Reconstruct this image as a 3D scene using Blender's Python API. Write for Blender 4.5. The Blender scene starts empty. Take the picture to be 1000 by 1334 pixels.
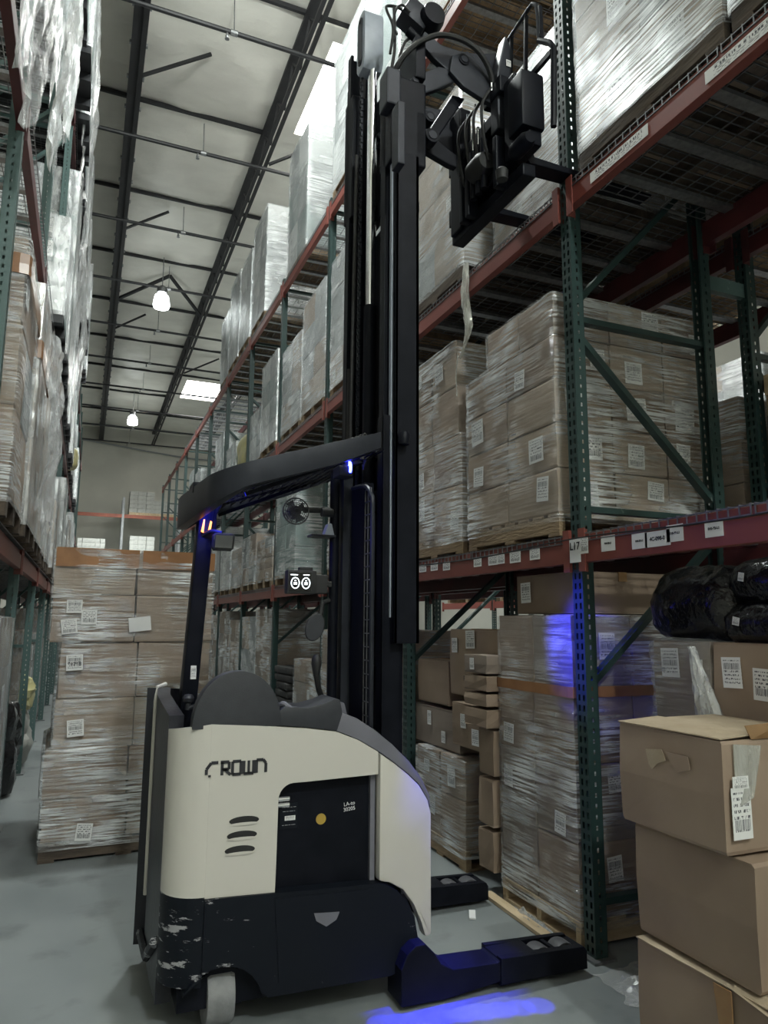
import bpy, bmesh, math, random
from mathutils import Vector, Matrix, noise
from mathutils.geometry import tessellate_polygon
random.seed(7)
PI = math.pi
sc = bpy.context.scene
C = sc.collection
# ---------------------------------------------------------------- camera
YAW, PITCH, ROLL, FPX = math.radians(22.6), math.radians(8.78), math.radians(0.4), 925.0
CAM = Vector((0, 0, 1.58))
_f = Vector((math.sin(YAW)*math.cos(PITCH), math.cos(YAW)*math.cos(PITCH), math.sin(PITCH)))
_r0 = Vector((math.cos(YAW), -math.sin(YAW), 0)); _u0 = _r0.cross(_f)
_r = math.cos(ROLL)*_r0 + math.sin(ROLL)*_u0
_u = -math.sin(ROLL)*_r0 + math.cos(ROLL)*_u0
cd = bpy.data.cameras.new('camera'); cd.sensor_fit = 'VERTICAL'; cd.sensor_height = 24.0
cd.lens = FPX/1334.0*24.0; cd.clip_start = 0.02; cd.clip_end = 200
cam = bpy.data.objects.new('camera', cd); C.objects.link(cam)
cam.matrix_world = Matrix(((_r.x, _u.x, -_f.x, CAM.x), (_r.y, _u.y, -_f.y, CAM.y), (_r.z, _u.z, -_f.z, CAM.z), (0, 0, 0, 1)))
sc.camera = cam
# ---------------------------------------------------------------- world, exposure
w = bpy.data.worlds.new('world'); sc.world = w; w.use_nodes = True
w.node_tree.nodes['Background'].inputs[0].default_value = (0.02, 0.022, 0.025, 1)
sc.view_settings.view_transform = 'Standard'; sc.view_settings.look = 'None'
sc.view_settings.gamma = 1.0; sc.view_settings.use_curve_mapping = False
sc.view_settings.exposure = 1.2
LAMP_W = 700.0
SKY_E = 9.0
LAMP_Y = (-5.9, 6.2, 18.3, 30.4)

def px(x, y, ax, v):
    """photo pixel -> point where its ray meets the plane ax = v"""
    d = (x-500)/FPX*_r - (y-667)/FPX*_u + _f
    i = 'XYZ'.index(ax)
    return CAM + d*((v-CAM[i])/d[i])
# ---------------------------------------------------------------- materials
def nt(name):
    m = bpy.data.materials.new(name); m.use_nodes = True
    t = m.node_tree; b = t.nodes['Principled BSDF']
    return m, t, b
def node(t, kind, **kw):
    n = t.nodes.new(kind)
    for k, v in kw.items(): setattr(n, k, v)
    return n
def ramp(t, stops):
    n = t.nodes.new('ShaderNodeValToRGB'); e = n.color_ramp.elements
    while len(e) < len(stops): e.new(0.5)
    for el, (p, c) in zip(e, stops):
        el.position = p
        el.color = (c, c, c, 1) if isinstance(c, (int, float)) else (*c, 1)
    return n
def pm(name, c1, c2=None, scale=4.0, rough=0.6, metal=0.0, bump=0.0, bscale=None, stretch=(1, 1, 1), coat=0.0, lo=.35, hi=.65):
    m, t, b = nt(name); L = t.links
    c2 = c2 or tuple(x*0.8 for x in c1)
    tc = node(t, 'ShaderNodeTexCoord'); mp = node(t, 'ShaderNodeMapping'); mp.inputs['Scale'].default_value = stretch
    L.new(tc.outputs['Object'], mp.inputs['Vector'])
    nz = node(t, 'ShaderNodeTexNoise'); nz.inputs['Scale'].default_value = scale; nz.inputs['Detail'].default_value = 5
    L.new(mp.outputs[0], nz.inputs['Vector'])
    r = ramp(t, [(lo, c1), (hi, c2)]); L.new(nz.outputs['Fac'], r.inputs[0]); L.new(r.outputs[0], b.inputs['Base Color'])
    b.inputs['Roughness'].default_value = rough; b.inputs['Metallic'].default_value = metal
    b.inputs['Coat Weight'].default_value = coat
    if bump:
        n2 = node(t, 'ShaderNodeTexNoise'); n2.inputs['Scale'].default_value = bscale or scale*4; n2.inputs['Detail'].default_value = 4
        L.new(mp.outputs[0], n2.inputs['Vector'])
        bp = node(t, 'ShaderNodeBump'); bp.inputs['Strength'].default_value = bump; bp.inputs['Distance'].default_value = 0.02
        L.new(n2.outputs['Fac'], bp.inputs['Height']); L.new(bp.outputs[0], b.inputs['Normal'])
    return m
def emit(name, col, s):
    m, t, b = nt(name)
    b.inputs['Base Color'].default_value = (*col, 1); b.inputs['Emission Color'].default_value = (*col, 1); b.inputs['Emission Strength'].default_value = s
    return m
def film_mat(name, base, peak, streak, tilt, rough, tint=(.93, .95, .96), thr=.5, wid=.16):
    """stretch film: see-through sheet with painted pale streaks for wrinkle glints, plus real gloss"""
    m, t, b = nt(name); L = t.links
    tc = node(t, 'ShaderNodeTexCoord'); oi = node(t, 'ShaderNodeObjectInfo')
    mp = node(t, 'ShaderNodeMapping'); mp.inputs['Scale'].default_value = streak; mp.inputs['Rotation'].default_value = tilt
    L.new(tc.outputs['Object'], mp.inputs['Vector'])
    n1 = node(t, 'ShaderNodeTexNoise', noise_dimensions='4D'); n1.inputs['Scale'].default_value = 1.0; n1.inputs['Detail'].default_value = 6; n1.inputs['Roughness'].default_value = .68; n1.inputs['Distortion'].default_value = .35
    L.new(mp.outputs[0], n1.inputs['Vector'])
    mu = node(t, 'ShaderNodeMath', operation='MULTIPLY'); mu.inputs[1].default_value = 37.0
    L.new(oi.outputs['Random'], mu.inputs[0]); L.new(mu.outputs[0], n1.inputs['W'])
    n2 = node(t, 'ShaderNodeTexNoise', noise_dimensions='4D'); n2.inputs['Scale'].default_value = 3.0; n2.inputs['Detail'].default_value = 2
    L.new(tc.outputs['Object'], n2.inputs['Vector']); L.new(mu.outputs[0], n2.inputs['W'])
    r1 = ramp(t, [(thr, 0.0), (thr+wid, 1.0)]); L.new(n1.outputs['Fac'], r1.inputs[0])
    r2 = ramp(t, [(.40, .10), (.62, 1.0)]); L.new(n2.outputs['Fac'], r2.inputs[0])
    mm = node(t, 'ShaderNodeMath', operation='MULTIPLY'); L.new(r1.outputs[0], mm.inputs[0]); L.new(r2.outputs[0], mm.inputs[1])  # streak mask paints whitish wrinkle glints into the film, besides its real gloss
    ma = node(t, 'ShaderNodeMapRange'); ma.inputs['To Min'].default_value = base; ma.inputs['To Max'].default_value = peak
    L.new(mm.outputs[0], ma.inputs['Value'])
    bp = node(t, 'ShaderNodeBump'); bp.inputs['Strength'].default_value = .9; bp.inputs['Distance'].default_value = .012
    L.new(n1.outputs['Fac'], bp.inputs['Height']); L.new(bp.outputs[0], b.inputs['Normal'])
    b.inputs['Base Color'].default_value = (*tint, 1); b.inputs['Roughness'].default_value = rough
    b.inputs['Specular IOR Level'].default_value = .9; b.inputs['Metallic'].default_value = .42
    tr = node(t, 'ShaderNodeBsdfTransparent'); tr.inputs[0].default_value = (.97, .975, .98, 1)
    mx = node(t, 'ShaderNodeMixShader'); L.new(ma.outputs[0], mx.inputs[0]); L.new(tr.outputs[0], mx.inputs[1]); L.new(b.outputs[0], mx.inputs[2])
    L.new(mx.outputs[0], t.nodes['Material Output'].inputs['Surface'])
    return m
def label_mat(name, seed, bar=.3):
    """white sticker with rows of print and a bar code, in the label's own coordinates (0..1 generated)"""
    m, t, b = nt(name); L = t.links
    tc = node(t, 'ShaderNodeTexCoord'); sx = node(t, 'ShaderNodeSeparateXYZ'); L.new(tc.outputs['UV'], sx.inputs[0])
    # text rows
    mp = node(t, 'ShaderNodeMapping'); mp.inputs['Scale'].default_value = (22, 9, 1); mp.inputs['Location'].default_value = (seed*3.1, seed*1.7, 0); L.new(tc.outputs['UV'], mp.inputs['Vector'])
    vo = node(t, 'ShaderNodeTexNoise'); vo.inputs['Scale'].default_value = 1.0; vo.inputs['Detail'].default_value = 1; L.new(mp.outputs[0], vo.inputs['Vector'])
    row = node(t, 'ShaderNodeMath', operation='PINGPONG'); row.inputs[1].default_value = .06; L.new(sx.outputs['Y'], row.inputs[0])
    rg = node(t, 'ShaderNodeMath', operation='GREATER_THAN'); rg.inputs[1].default_value = .03; L.new(row.outputs[0], rg.inputs[0])
    vg = node(t, 'ShaderNodeMath', operation='GREATER_THAN'); vg.inputs[1].default_value = .5; L.new(vo.outputs['Fac'], vg.inputs[0])
    tx = node(t, 'ShaderNodeMath', operation='MULTIPLY'); L.new(rg.outputs[0], tx.inputs[0]); L.new(vg.outputs[0], tx.inputs[1])
    # bar code band
    wn = node(t, 'ShaderNodeTexNoise', noise_dimensions='1D'); wn.inputs['Scale'].default_value = 38; wn.inputs['Detail'].default_value = 0; L.new(sx.outputs['X'], wn.inputs['W'])
    bg = node(t, 'ShaderNodeMath', operation='GREATER_THAN'); bg.inputs[1].default_value = .5; L.new(wn.outputs['Fac'], bg.inputs[0])
    cmp_ = node(t, 'ShaderNodeMath', operation='COMPARE'); cmp_.inputs[1].default_value = bar; cmp_.inputs[2].default_value = .1; L.new(sx.outputs['Y'], cmp_.inputs[0])
    mx = node(t, 'ShaderNodeMix', data_type='FLOAT'); L.new(cmp_.outputs[0], mx.inputs[0]); L.new(tx.outputs[0], mx.inputs[2]); L.new(bg.outputs[0], mx.inputs[3])
    # margin
    def inside(sock):
        a = node(t, 'ShaderNodeMath', operation='COMPARE'); a.inputs[1].default_value = .5; a.inputs[2].default_value = .41; L.new(sock, a.inputs[0]); return a.outputs[0]
    k = node(t, 'ShaderNodeMath', operation='MULTIPLY'); L.new(inside(sx.outputs['X']), k.inputs[0]); L.new(inside(sx.outputs['Y']), k.inputs[1])
    k2 = node(t, 'ShaderNodeMath', operation='MULTIPLY'); L.new(k.outputs[0], k2.inputs[0]); L.new(mx.outputs[0], k2.inputs[1])
    r = ramp(t, [(0, (.78, .78, .76)), (1, (.08, .08, .09))]); L.new(k2.outputs[0], r.inputs[0]); L.new(r.outputs[0], b.inputs['Base Color'])
    b.inputs['Roughness'].default_value = .5
    return m
def scuffed(name, c, scuff, rough, sc_=(3, 3, 30), thr=.62, bump=.1, fade=None):
    m, t, b = nt(name); L = t.links
    tc = node(t, 'ShaderNodeTexCoord'); mp = node(t, 'ShaderNodeMapping'); mp.inputs['Scale'].default_value = sc_; L.new(tc.outputs['Object'], mp.inputs['Vector'])
    n1 = node(t, 'ShaderNodeTexNoise'); n1.inputs['Scale'].default_value = 1; n1.inputs['Detail'].default_value = 7; n1.inputs['Roughness'].default_value = .7; L.new(mp.outputs[0], n1.inputs['Vector'])
    r = ramp(t, [(thr, c), (thr+.03, scuff)]); fac = n1.outputs['Fac']
    if fade:                                  # wear is heaviest at the rear corner and thins out along X
        sx = node(t, 'ShaderNodeSeparateXYZ'); L.new(tc.outputs['Object'], sx.inputs[0])
        mr = node(t, 'ShaderNodeMapRange'); mr.inputs['From Min'].default_value = fade[0]; mr.inputs['From Max'].default_value = fade[1]; mr.inputs['To Max'].default_value = fade[2]; L.new(sx.outputs['X'], mr.inputs['Value'])
        sb = node(t, 'ShaderNodeMath', operation='SUBTRACT'); L.new(fac, sb.inputs[0]); L.new(mr.outputs[0], sb.inputs[1]); fac = sb.outputs[0]
    L.new(fac, r.inputs[0]); L.new(r.outputs[0], b.inputs['Base Color'])
    b.inputs['Roughness'].default_value = rough
    bp = node(t, 'ShaderNodeBump'); bp.inputs['Strength'].default_value = bump; L.new(n1.outputs['Fac'], bp.inputs['Height']); L.new(bp.outputs[0], b.inputs['Normal'])
    return m

M = {}
M['green'] = scuffed('rack_green_paint', (.022, .048, .045), (.15, .18, .16), .42, (9, 9, 4), .66)
M['green_pale'] = scuffed('rack_pale_green_paint', (.07, .125, .118), (.3, .36, .33), .5, (9, 9, 4), .68)
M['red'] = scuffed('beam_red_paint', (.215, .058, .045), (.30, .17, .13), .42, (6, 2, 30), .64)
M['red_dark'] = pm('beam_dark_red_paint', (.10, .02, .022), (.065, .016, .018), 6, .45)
M['orange_steel'] = pm('beam_orange_paint', (.32, .09, .05), (.24, .07, .045), 5, .5)
M['yellow'] = pm('yellow_paint', (.50, .33, .05), (.36, .24, .05), 12, .5)
M['galv'] = pm('galvanised_steel', (.22, .225, .23), (.32, .325, .33), 30, .42, .8)
M['wire'] = pm('deck_wire', (.16, .165, .17), (.24, .24, .25), 30, .45, .7)
M['concrete'] = None
M['wood'] = pm('pallet_wood', (.33, .235, .14), (.20, .14, .085), 2.5, .8, bump=.4, bscale=14, stretch=(6, 1.2, 6))
M['wood_pale'] = pm('pale_pallet_wood', (.55, .43, .28), (.40, .30, .18), 2.5, .8, bump=.3, bscale=14, stretch=(6, 1.2, 6))
M['wood_dark'] = pm('dark_pallet_wood', (.12, .09, .065), (.06, .045, .035), 2.5, .8, bump=.3, stretch=(6, 1.2, 6))
M['black_plastic_pallet'] = pm('black_pallet_plastic', (.02, .021, .024), (.035, .036, .04), 8, .5)
KR = [((.335, .250, .182), (.275, .20, .145)), ((.285, .210, .150), (.235, .170, .120)), ((.385, .30, .222), (.32, .242, .175)), ((.26, .212, .172), (.208, .166, .135))]
for i, (a, b_) in enumerate(KR):
    M['kraft%d' % i] = pm('kraft_cardboard_%d' % i, a, b_, 3.0, .75, bump=.12, bscale=7)
M['kraft_flap'] = pm('cardboard_flap', (.42, .34, .24), (.34, .27, .18), 5, .8, bump=.2)
M['white_box'] = pm('white_cardboard', (.62, .63, .61), (.54, .55, .54), 3, .6, bump=.1)
M['grey_box'] = pm('grey_cardboard', (.33, .35, .345), (.27, .29, .285), 3, .6, bump=.1)
M['teal_box'] = pm('teal_grey_cardboard', (.22, .29, .275), (.17, .23, .22), 3, .6)
M['red_box'] = pm('crimson_carton', (.42, .03, .07), (.34, .025, .055), 3, .5)
M['tape'] = pm('brown_packing_tape', (.36, .215, .10), (.29, .165, .075), 6, .22)
M['orange_tape'] = pm('amber_packing_tape', (.34, .165, .075), (.26, .125, .055), 8, .25)
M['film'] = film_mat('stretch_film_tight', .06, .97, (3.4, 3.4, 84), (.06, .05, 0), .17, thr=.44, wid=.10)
M['film_dense'] = film_mat('stretch_film_many_layers', .26, .95, (2.0, 2.0, 75), (.10, .09, 0), .24, thr=.42, wid=.12)
M['film_diag'] = film_mat('stretch_film_diagonal', .16, .95, (2.4, 2.4, 80), (.5, .45, 0), .42, thr=.44, wid=.11)
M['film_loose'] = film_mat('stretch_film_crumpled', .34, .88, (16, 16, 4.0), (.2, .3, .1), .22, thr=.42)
M['film_tail'] = film_mat('stretch_film_twisted', .5, .95, (26, 26, 5.0), (.2, .1, .1), .25, tint=(.78, .77, .70), thr=.4)
LAB = [label_mat('printed_label_%d' % i, i+1, bar) for i, bar in enumerate((.28, .7, .5, .2))]
M['paper'] = pm('white_paper', (.78, .78, .77), (.7, .7, .7), 5, .6)
M['ink'] = pm('black_ink', (.02, .02, .025), (.03, .03, .035), 5, .6)
M['black_poly'] = pm('black_polythene', (.006, .006, .007), (.011, .011, .012), 6, .16, bump=.8, bscale=13)
# truck
M['cream'] = scuffed('truck_cream_paint', (.60, .575, .52), (.38, .36, .33), .38, (2, 2, 40), .78, .03)
M['navy'] = pm('truck_black_steel', (.0045, .0055, .009), (.008, .009, .014), 9, .45)
M['navy'].node_tree.nodes['Principled BSDF'].inputs['Specular IOR Level'].default_value = .12
M['skirt'] = scuffed('truck_scuffed_black_skirt', (.006, .008, .013), (.34, .34, .35), .48, (9, 9, 32), .565, .2, fade=(-.52, -.15, .09))
M['skirt_plain'] = scuffed('truck_black_skirt_door', (.006, .008, .013), (.12, .12, .13), .48, (4, 4, 50), .72, .1)
for k_ in ('skirt', 'skirt_plain'): M[k_].node_tree.nodes['Principled BSDF'].inputs['Specular IOR Level'].default_value = .2
M['charcoal'] = pm('truck_charcoal_plastic', (.034, .036, .043), (.028, .03, .036), 20, .5, bump=.06, bscale=200)
M['mauve'] = pm('truck_grey_cowl_plastic', (.17, .17, .20), (.15, .15, .175), 8, .42)
M['vinyl'] = pm('black_vinyl_pad', (.010, .011, .017), (.015, .016, .023), 5, .42, bump=.1, bscale=40)
M['chrome'] = pm('polished_rod', (.72, .73, .75), (.65, .66, .68), 4, .16, 1.0)
M['steelgrey'] = pm('grey_painted_cap', (.36, .40, .46), (.30, .335, .385), 10, .4)
M['gunmetal'] = pm('dark_grey_steel', (.030, .033, .042), (.022, .024, .031), 10, .42, .2)
M['gunmetal'].node_tree.nodes['Principled BSDF'].inputs['Specular IOR Level'].default_value = .25
M['rubber'] = pm('black_rubber', (.012, .012, .013), (.02, .02, .02), 20, .6)
M['tyre'] = pm('grey_polyurethane_tyre', (.27, .275, .28), (.20, .205, .21), 14, .6, bump=.15)
M['dark_wheel'] = pm('dark_load_wheel', (.085, .085, .095), (.06, .06, .068), 14, .5)
M['screen'] = pm('display_glass', (.004, .004, .005), (.006, .006, .007), 3, .08)
M['screen_on'] = emit('lit_display_marks', (.85, .95, 1.0), 1.6)
M['blue_led'] = emit('blue_led', (.03, .04, 1.0), 14.0)
M['amber'] = emit('amber_glint', (1.0, .28, .02), 1.6)  # glow for the painted amber glints, not a lamp
M['lamp_glass'] = emit('lamp_glass_glow', (.93, 1.0, .98), 6.0)
M['sky_pane'] = emit('skylight_pane', (1.0, .99, .95), SKY_E)
M['mirror'] = pm('mirror_glass', (.12, .125, .135), (.10, .105, .115), 3, .05, 1.0)
M['roof_steel'] = pm('roof_steel', (.022, .022, .024), (.016, .016, .018), 5, .6)
M['pipe'] = pm('sprinkler_pipe_steel', (.018, .018, .02), (.014, .014, .016), 5, .5)
M['bag'] = pm('white_sacks', (.44, .44, .41), (.37, .37, .345), 8, .7, bump=.3)
M['blue_drum'] = pm('blue_drum_plastic', (.02, .06, .26), (.015, .045, .2), 5, .4)
M['yellow_cloth'] = pm('yellow_wrapped_bundle', (.55, .50, .22), (.45, .42, .25), 6, .6)
M['dark_fabric'] = pm('dark_grey_fabric', (.03, .03, .032), (.05, .048, .046), 12, .8, bump=.2)

def concrete():
    m, t, b = nt('concrete_floor'); L = t.links
    tc = node(t, 'ShaderNodeTexCoord')
    n1 = node(t, 'ShaderNodeTexNoise'); n1.inputs['Scale'].default_value = .9; n1.inputs['Detail'].default_value = 7; n1.inputs['Roughness'].default_value = .6; L.new(tc.outputs['Object'], n1.inputs['Vector'])
    r1 = ramp(t, [(.3, (.165, .185, .19)), (.7, (.25, .27, .27))]); L.new(n1.outputs['Fac'], r1.inputs[0])
    n2 = node(t, 'ShaderNodeTexNoise'); n2.inputs['Scale'].default_value = 3.1; n2.inputs['Detail'].default_value = 8; L.new(tc.outputs['Object'], n2.inputs['Vector'])
    r2 = ramp(t, [(.55, 1.0), (.72, .5)]); L.new(n2.outputs['Fac'], r2.inputs[0])
    mx = node(t, 'ShaderNodeMix', data_type='RGBA', blend_type='MULTIPLY'); mx.inputs[0].default_value = .8
    L.new(r1.outputs[0], mx.inputs[6]); L.new(r2.outputs[0], mx.inputs[7]); L.new(mx.outputs[2], b.inputs['Base Color'])
    r3 = ramp(t, [(.3, .34), (.7, .55)]); L.new(n1.outputs['Fac'], r3.inputs[0]); L.new(r3.outputs[0], b.inputs['Roughness'])
    n3 = node(t, 'ShaderNodeTexNoise'); n3.inputs['Scale'].default_value = 60; L.new(tc.outputs['Object'], n3.inputs['Vector'])
    bp = node(t, 'ShaderNodeBump'); bp.inputs['Strength'].default_value = .06; L.new(n3.outputs['Fac'], bp.inputs['Height']); L.new(bp.outputs[0], b.inputs['Normal'])
    return m
M['concrete'] = concrete()
M['wall'] = pm('painted_block_wall', (.55, .535, .475), (.47, .46, .41), .7, .85, bump=.1, bscale=5)
M['insul'] = pm('roof_insulation', (.86, .835, .76), (.78, .755, .685), 1.2, .48, bump=.8, bscale=3.2, stretch=(1, 1.6, 1))

# ---------------------------------------------------------------- mesh helpers
class MB:
    def __init__(s): s.v = []; s.f = []; s.uv = None
    def add(s, vs, fs):
        o = len(s.v); s.v += [tuple(p) for p in vs]; s.f += [tuple(i+o for i in f) for f in fs]; return s
    def box(s, c, d, rot=None):
        hx, hy, hz = d[0]/2, d[1]/2, d[2]/2
        vs = [Vector((x, y, z)) for x in (-hx, hx) for y in (-hy, hy) for z in (-hz, hz)]
        if rot is not None: vs = [rot @ v for v in vs]
        c = Vector(c)
        return s.add([v+c for v in vs], [(0, 1, 3, 2), (4, 6, 7, 5), (0, 4, 5, 1), (2, 3, 7, 6), (0, 2, 6, 4), (1, 5, 7, 3)])
    def bb(s, a, b): return s.box([(a[i]+b[i])/2 for i in range(3)], [abs(b[i]-a[i]) for i in range(3)])
    def bar(s, p, q, w, h, up=(0, 0, 1)):
        p, q = Vector(p), Vector(q); d = q-p; L = d.length; d.normalize(); up = Vector(up)
        sd = d.cross(up)
        if sd.length < 1e-4: sd = d.cross(Vector((1, 0, 0)))
        sd.normalize(); u = sd.cross(d)
        vs = [p+d*L*k+sd*w/2*a+u*h/2*b for k in (0, 1) for a in (-1, 1) for b in (-1, 1)]
        return s.add(vs, [(0, 1, 3, 2), (4, 6, 7, 5), (0, 4, 5, 1), (2, 3, 7, 6), (0, 2, 6, 4), (1, 5, 7, 3)])
    def tube(s, pts, r, n=8, cap=True):
        pts = [Vector(p) for p in pts]; k = len(pts); rs = r if isinstance(r, (list, tuple)) else [r]*k
        ref = None; rings = []
        for i, p in enumerate(pts):
            t = (pts[min(i+1, k-1)]-pts[max(i-1, 0)]).normalized()
            if ref is None:
                ref = t.cross(Vector((0, 0, 1)))
                if ref.length < .05: ref = t.cross(Vector((1, 0, 0)))
            ref = (ref-t*ref.dot(t)).normalized(); b2 = t.cross(ref)
            rings.append([p+(ref*math.cos(a)+b2*math.sin(a))*rs[i] for a in [2*PI*j/n for j in range(n)]])
        vs = [v for rg in rings for v in rg]; fs = []
        for i in range(k-1):
            for j in range(n):
                a = i*n+j; b2 = i*n+(j+1) % n; fs.append((a, b2, b2+n, a+n))
        if cap: fs += [tuple(range(n-1, -1, -1)), tuple(range((k-1)*n, k*n))]
        return s.add(vs, fs)
    def cyl(s, p, q, r, n=16): return s.tube([p, q], r, n)
    def prism(s, poly, fn0, fn1):
        """poly: 2D outline; fn0/fn1 map a 2D point to 3D on the two caps"""
        n = len(poly); tri = tessellate_polygon([[Vector((a, b, 0)) for a, b in poly]])
        vs = [fn0(a, b) for a, b in poly]+[fn1(a, b) for a, b in poly]
        fs = [tuple(t) for t in tri]+[tuple(i+n for i in reversed(t)) for t in tri]
        fs += [(i, (i+1) % n, (i+1) % n+n, i+n) for i in range(n)]
        return s.add(vs, fs)
    def xz(s, poly, y0, y1): return s.prism(poly, lambda a, b: (a, y0, b), lambda a, b: (a, y1, b))
    def xy(s, poly, z0, z1): return s.prism(poly, lambda a, b: (a, b, z0), lambda a, b: (a, b, z1))
    def yz(s, poly, x0, x1): return s.prism(poly, lambda a, b: (x0, a, b), lambda a, b: (x1, a, b))
    def lathe(s, prof, c=(0, 0, 0), n=20, axis='Z'):
        c = Vector(c); k = len(prof); vs = []
        for r, z in prof:
            for j in range(n):
                a = 2*PI*j/n; p = (r*math.cos(a), r*math.sin(a), z)
                if axis == 'X': p = (p[2], p[0], p[1])
                if axis == 'Y': p = (p[0], p[2], p[1])
                vs.append(c+Vector(p))
        fs = [(i*n+j, i*n+(j+1) % n, (i+1)*n+(j+1) % n, (i+1)*n+j) for i in range(k-1) for j in range(n)]
        fs += [tuple(range(n-1, -1, -1)), tuple(range((k-1)*n, k*n))]
        return s.add(vs, fs)
    def mesh(s, name, m, bevel=0, smooth=False):
        me = bpy.data.meshes.new(name); me.from_pydata(s.v, [], s.f)
        bm = bmesh.new(); bm.from_mesh(me)
        bmesh.ops.recalc_face_normals(bm, faces=bm.faces)
        if bevel:
            es = [e for e in bm.edges if len(e.link_faces) == 2 and e.calc_face_angle(0) > .6]
            bmesh.ops.bevel(bm, geom=es, offset=bevel, segments=2, affect='EDGES', profile=.6, clamp_overlap=True)
        bm.to_mesh(me); bm.free()
        me.materials.append(m)
        if smooth:
            me.polygons.foreach_set('use_smooth', [True]*len(me.polygons))
            try: me.set_sharp_from_angle(angle=math.radians(38))
            except Exception: pass
        return me
    def build(s, name, m, parent=None, bevel=0, smooth=False, off=None):
        """link as one mesh object; coordinates are world, the parent's world place is subtracted"""
        if off is None: off = base_of(parent)
        if off.length: s.v = [(a-off.x, b-off.y, c-off.z) for a, b, c in s.v]
        return link(name, s.mesh(name, m, bevel, smooth), parent)
def base_of(p):
    o = Vector((0, 0, 0))
    while p is not None: o += Vector(p.location); p = p.parent
    return o
def link(name, data, parent=None, loc=(0, 0, 0), rot=(0, 0, 0)):
    o = bpy.data.objects.new(name, data); C.objects.link(o); o.parent = parent; o.location = loc; o.rotation_euler = rot; return o
def tag(o, label, cat, group=None, kind=None):
    if label: o['label'] = label
    if cat: o['category'] = cat
    if group: o['group'] = group
    if kind: o['kind'] = kind
    return o
def thing(name, label, cat, loc=(0, 0, 0), rz=0, group=None):
    return tag(link(name, None, None, loc, (0, 0, rz)), label, cat, group)
def structure(o): o['kind'] = 'structure'; return o
def nz(x, y, z): return noise.noise(Vector((x, y, z)))
def arc(cx, cy, r, a0, a1, n): return [(cx+r*math.cos(math.radians(a0+(a1-a0)*i/n)), cy+r*math.sin(math.radians(a0+(a1-a0)*i/n))) for i in range(n+1)]
def smooth_pts(pts, n=6):
    P = [Vector(p) for p in pts]; out = []
    for i in range(len(P)-1):
        a, b, c, d = P[max(i-1, 0)], P[i], P[i+1], P[min(i+2, len(P)-1)]
        for k in range(n):
            t = k/n; out.append(.5*((2*b)+(c-a)*t+(2*a-5*b+4*c-d)*t*t+(3*b-a-3*c+d)*t**3))
    return out+[P[-1]]
ORD = ['first', 'second', 'third', 'fourth', 'fifth', 'sixth', 'seventh', 'eighth', 'ninth', 'tenth', 'eleventh', 'twelfth', 'thirteenth', 'fourteenth']

# ---------------------------------------------------------------- room
X0, X1, Y0, Y1, ZR = -4.7, 14.9, -9.0, 37.0, 11.0
fl = structure(MB().bb((X0, Y0, -.1), (X1, Y1, 0)).build('floor', M['concrete'])); tag(fl, 'grey stained concrete warehouse floor', 'floor')
for nm, a, b_ in (('wall_back', (X0-.2, Y1, 0), (X1+.2, Y1+.2, ZR+.3)), ('wall_left', (X0-.2, Y0, 0), (X0, Y1, ZR+.3)), ('wall_right', (X1, Y0, 0), (X1+.2, Y1, ZR+.3)), ('wall_front', (X0-.2, Y0-.2, 0), (X1+.2, Y0, ZR+.3))):
    structure(MB().bb(a, b_).build(nm, M['wall']))['label'] = 'pale grey painted warehouse wall, '+nm.split('_')[1]+' side'
# ceiling: sagging insulation sheets between the purlins
JX = [-4.7, -2.25, .2, 2.65, 5.1, 7.55, 10.0, 12.45, 14.9]
PY = [Y0 + (9.56-Y0) % 3.0 + 3.0*k - 3.0 for k in range(17)]
PY = [y for y in PY if Y0-3 < y < Y1]
ceil_ = structure(MB().bb((X0-.2, Y0-.2, ZR+.12), (X1+.2, Y1+.2, ZR+.3)).build('ceiling', M['insul'])); tag(ceil_, 'pale quilted insulation under the warehouse roof', 'ceiling')
def insul_mesh(seed):
    b = MB(); n, m_ = 14, 18
    vs = []
    for j in range(m_+1):
        for i in range(n+1):
            u, v = i/n, j/m_
            z = -.07*math.sin(PI*v)**.6 - .03*math.sin(PI*u) + .05*abs(math.sin(PI*v*1.0)) * nz(u*3+seed*9, v*5, seed) * (1 if 0 < v < 1 else 0)
            z += .035*nz(u*5+seed, v*11, 3.3+seed)
            vs.append((u*2.45, v*3.0, z))
    b.add(vs, [(j*(n+1)+i, j*(n+1)+i+1, (j+1)*(n+1)+i+1, (j+1)*(n+1)+i) for j in range(m_) for i in range(n)])
    return b.mesh('insulation_sheet', M['insul'], smooth=True)
IM = [insul_mesh(s) for s in range(4)]
SKYL = {(3, k) for k, y in enumerate(PY) if any(abs(y-t) < 1.4 for t in (-5.4, 9.56, 27.56))}
for i in range(len(JX)-1):
    for k, y in enumerate(PY):
        if (i, k) in SKYL: continue
        link('insulation_sheet', random.choice(IM), ceil_, (JX[i], y, ZR+.08))
for n_, (i, k) in enumerate(sorted(SKYL)):
    y = PY[k]; wn = thing('window_%d' % (n_+1), 'bright roof skylight above the rack, %s along the aisle' % ORD[n_], 'skylight', (JX[i]+1.2, y+1.5, ZR)); structure(wn)
    f = MB()
    for a, b_ in (((JX[i], y, ZR-.05), (JX[i]+.5, y+3, ZR+.1)), ((JX[i]+1.95, y, ZR-.05), (JX[i+1], y+3, ZR+.1)), ((JX[i]+.5, y, ZR-.05), (JX[i]+1.95, y+.3, ZR+.1)), ((JX[i]+.5, y+2.7, ZR-.05), (JX[i]+1.95, y+3, ZR+.1))): f.bb(a, b_)
    f.build('skylight_curb', M['insul'], wn)
    MB().bb((JX[i]+.5, y+.3, ZR+.03), (JX[i]+1.95, y+2.7, ZR+.05)).build('pane', M['sky_pane'], wn)
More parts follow.
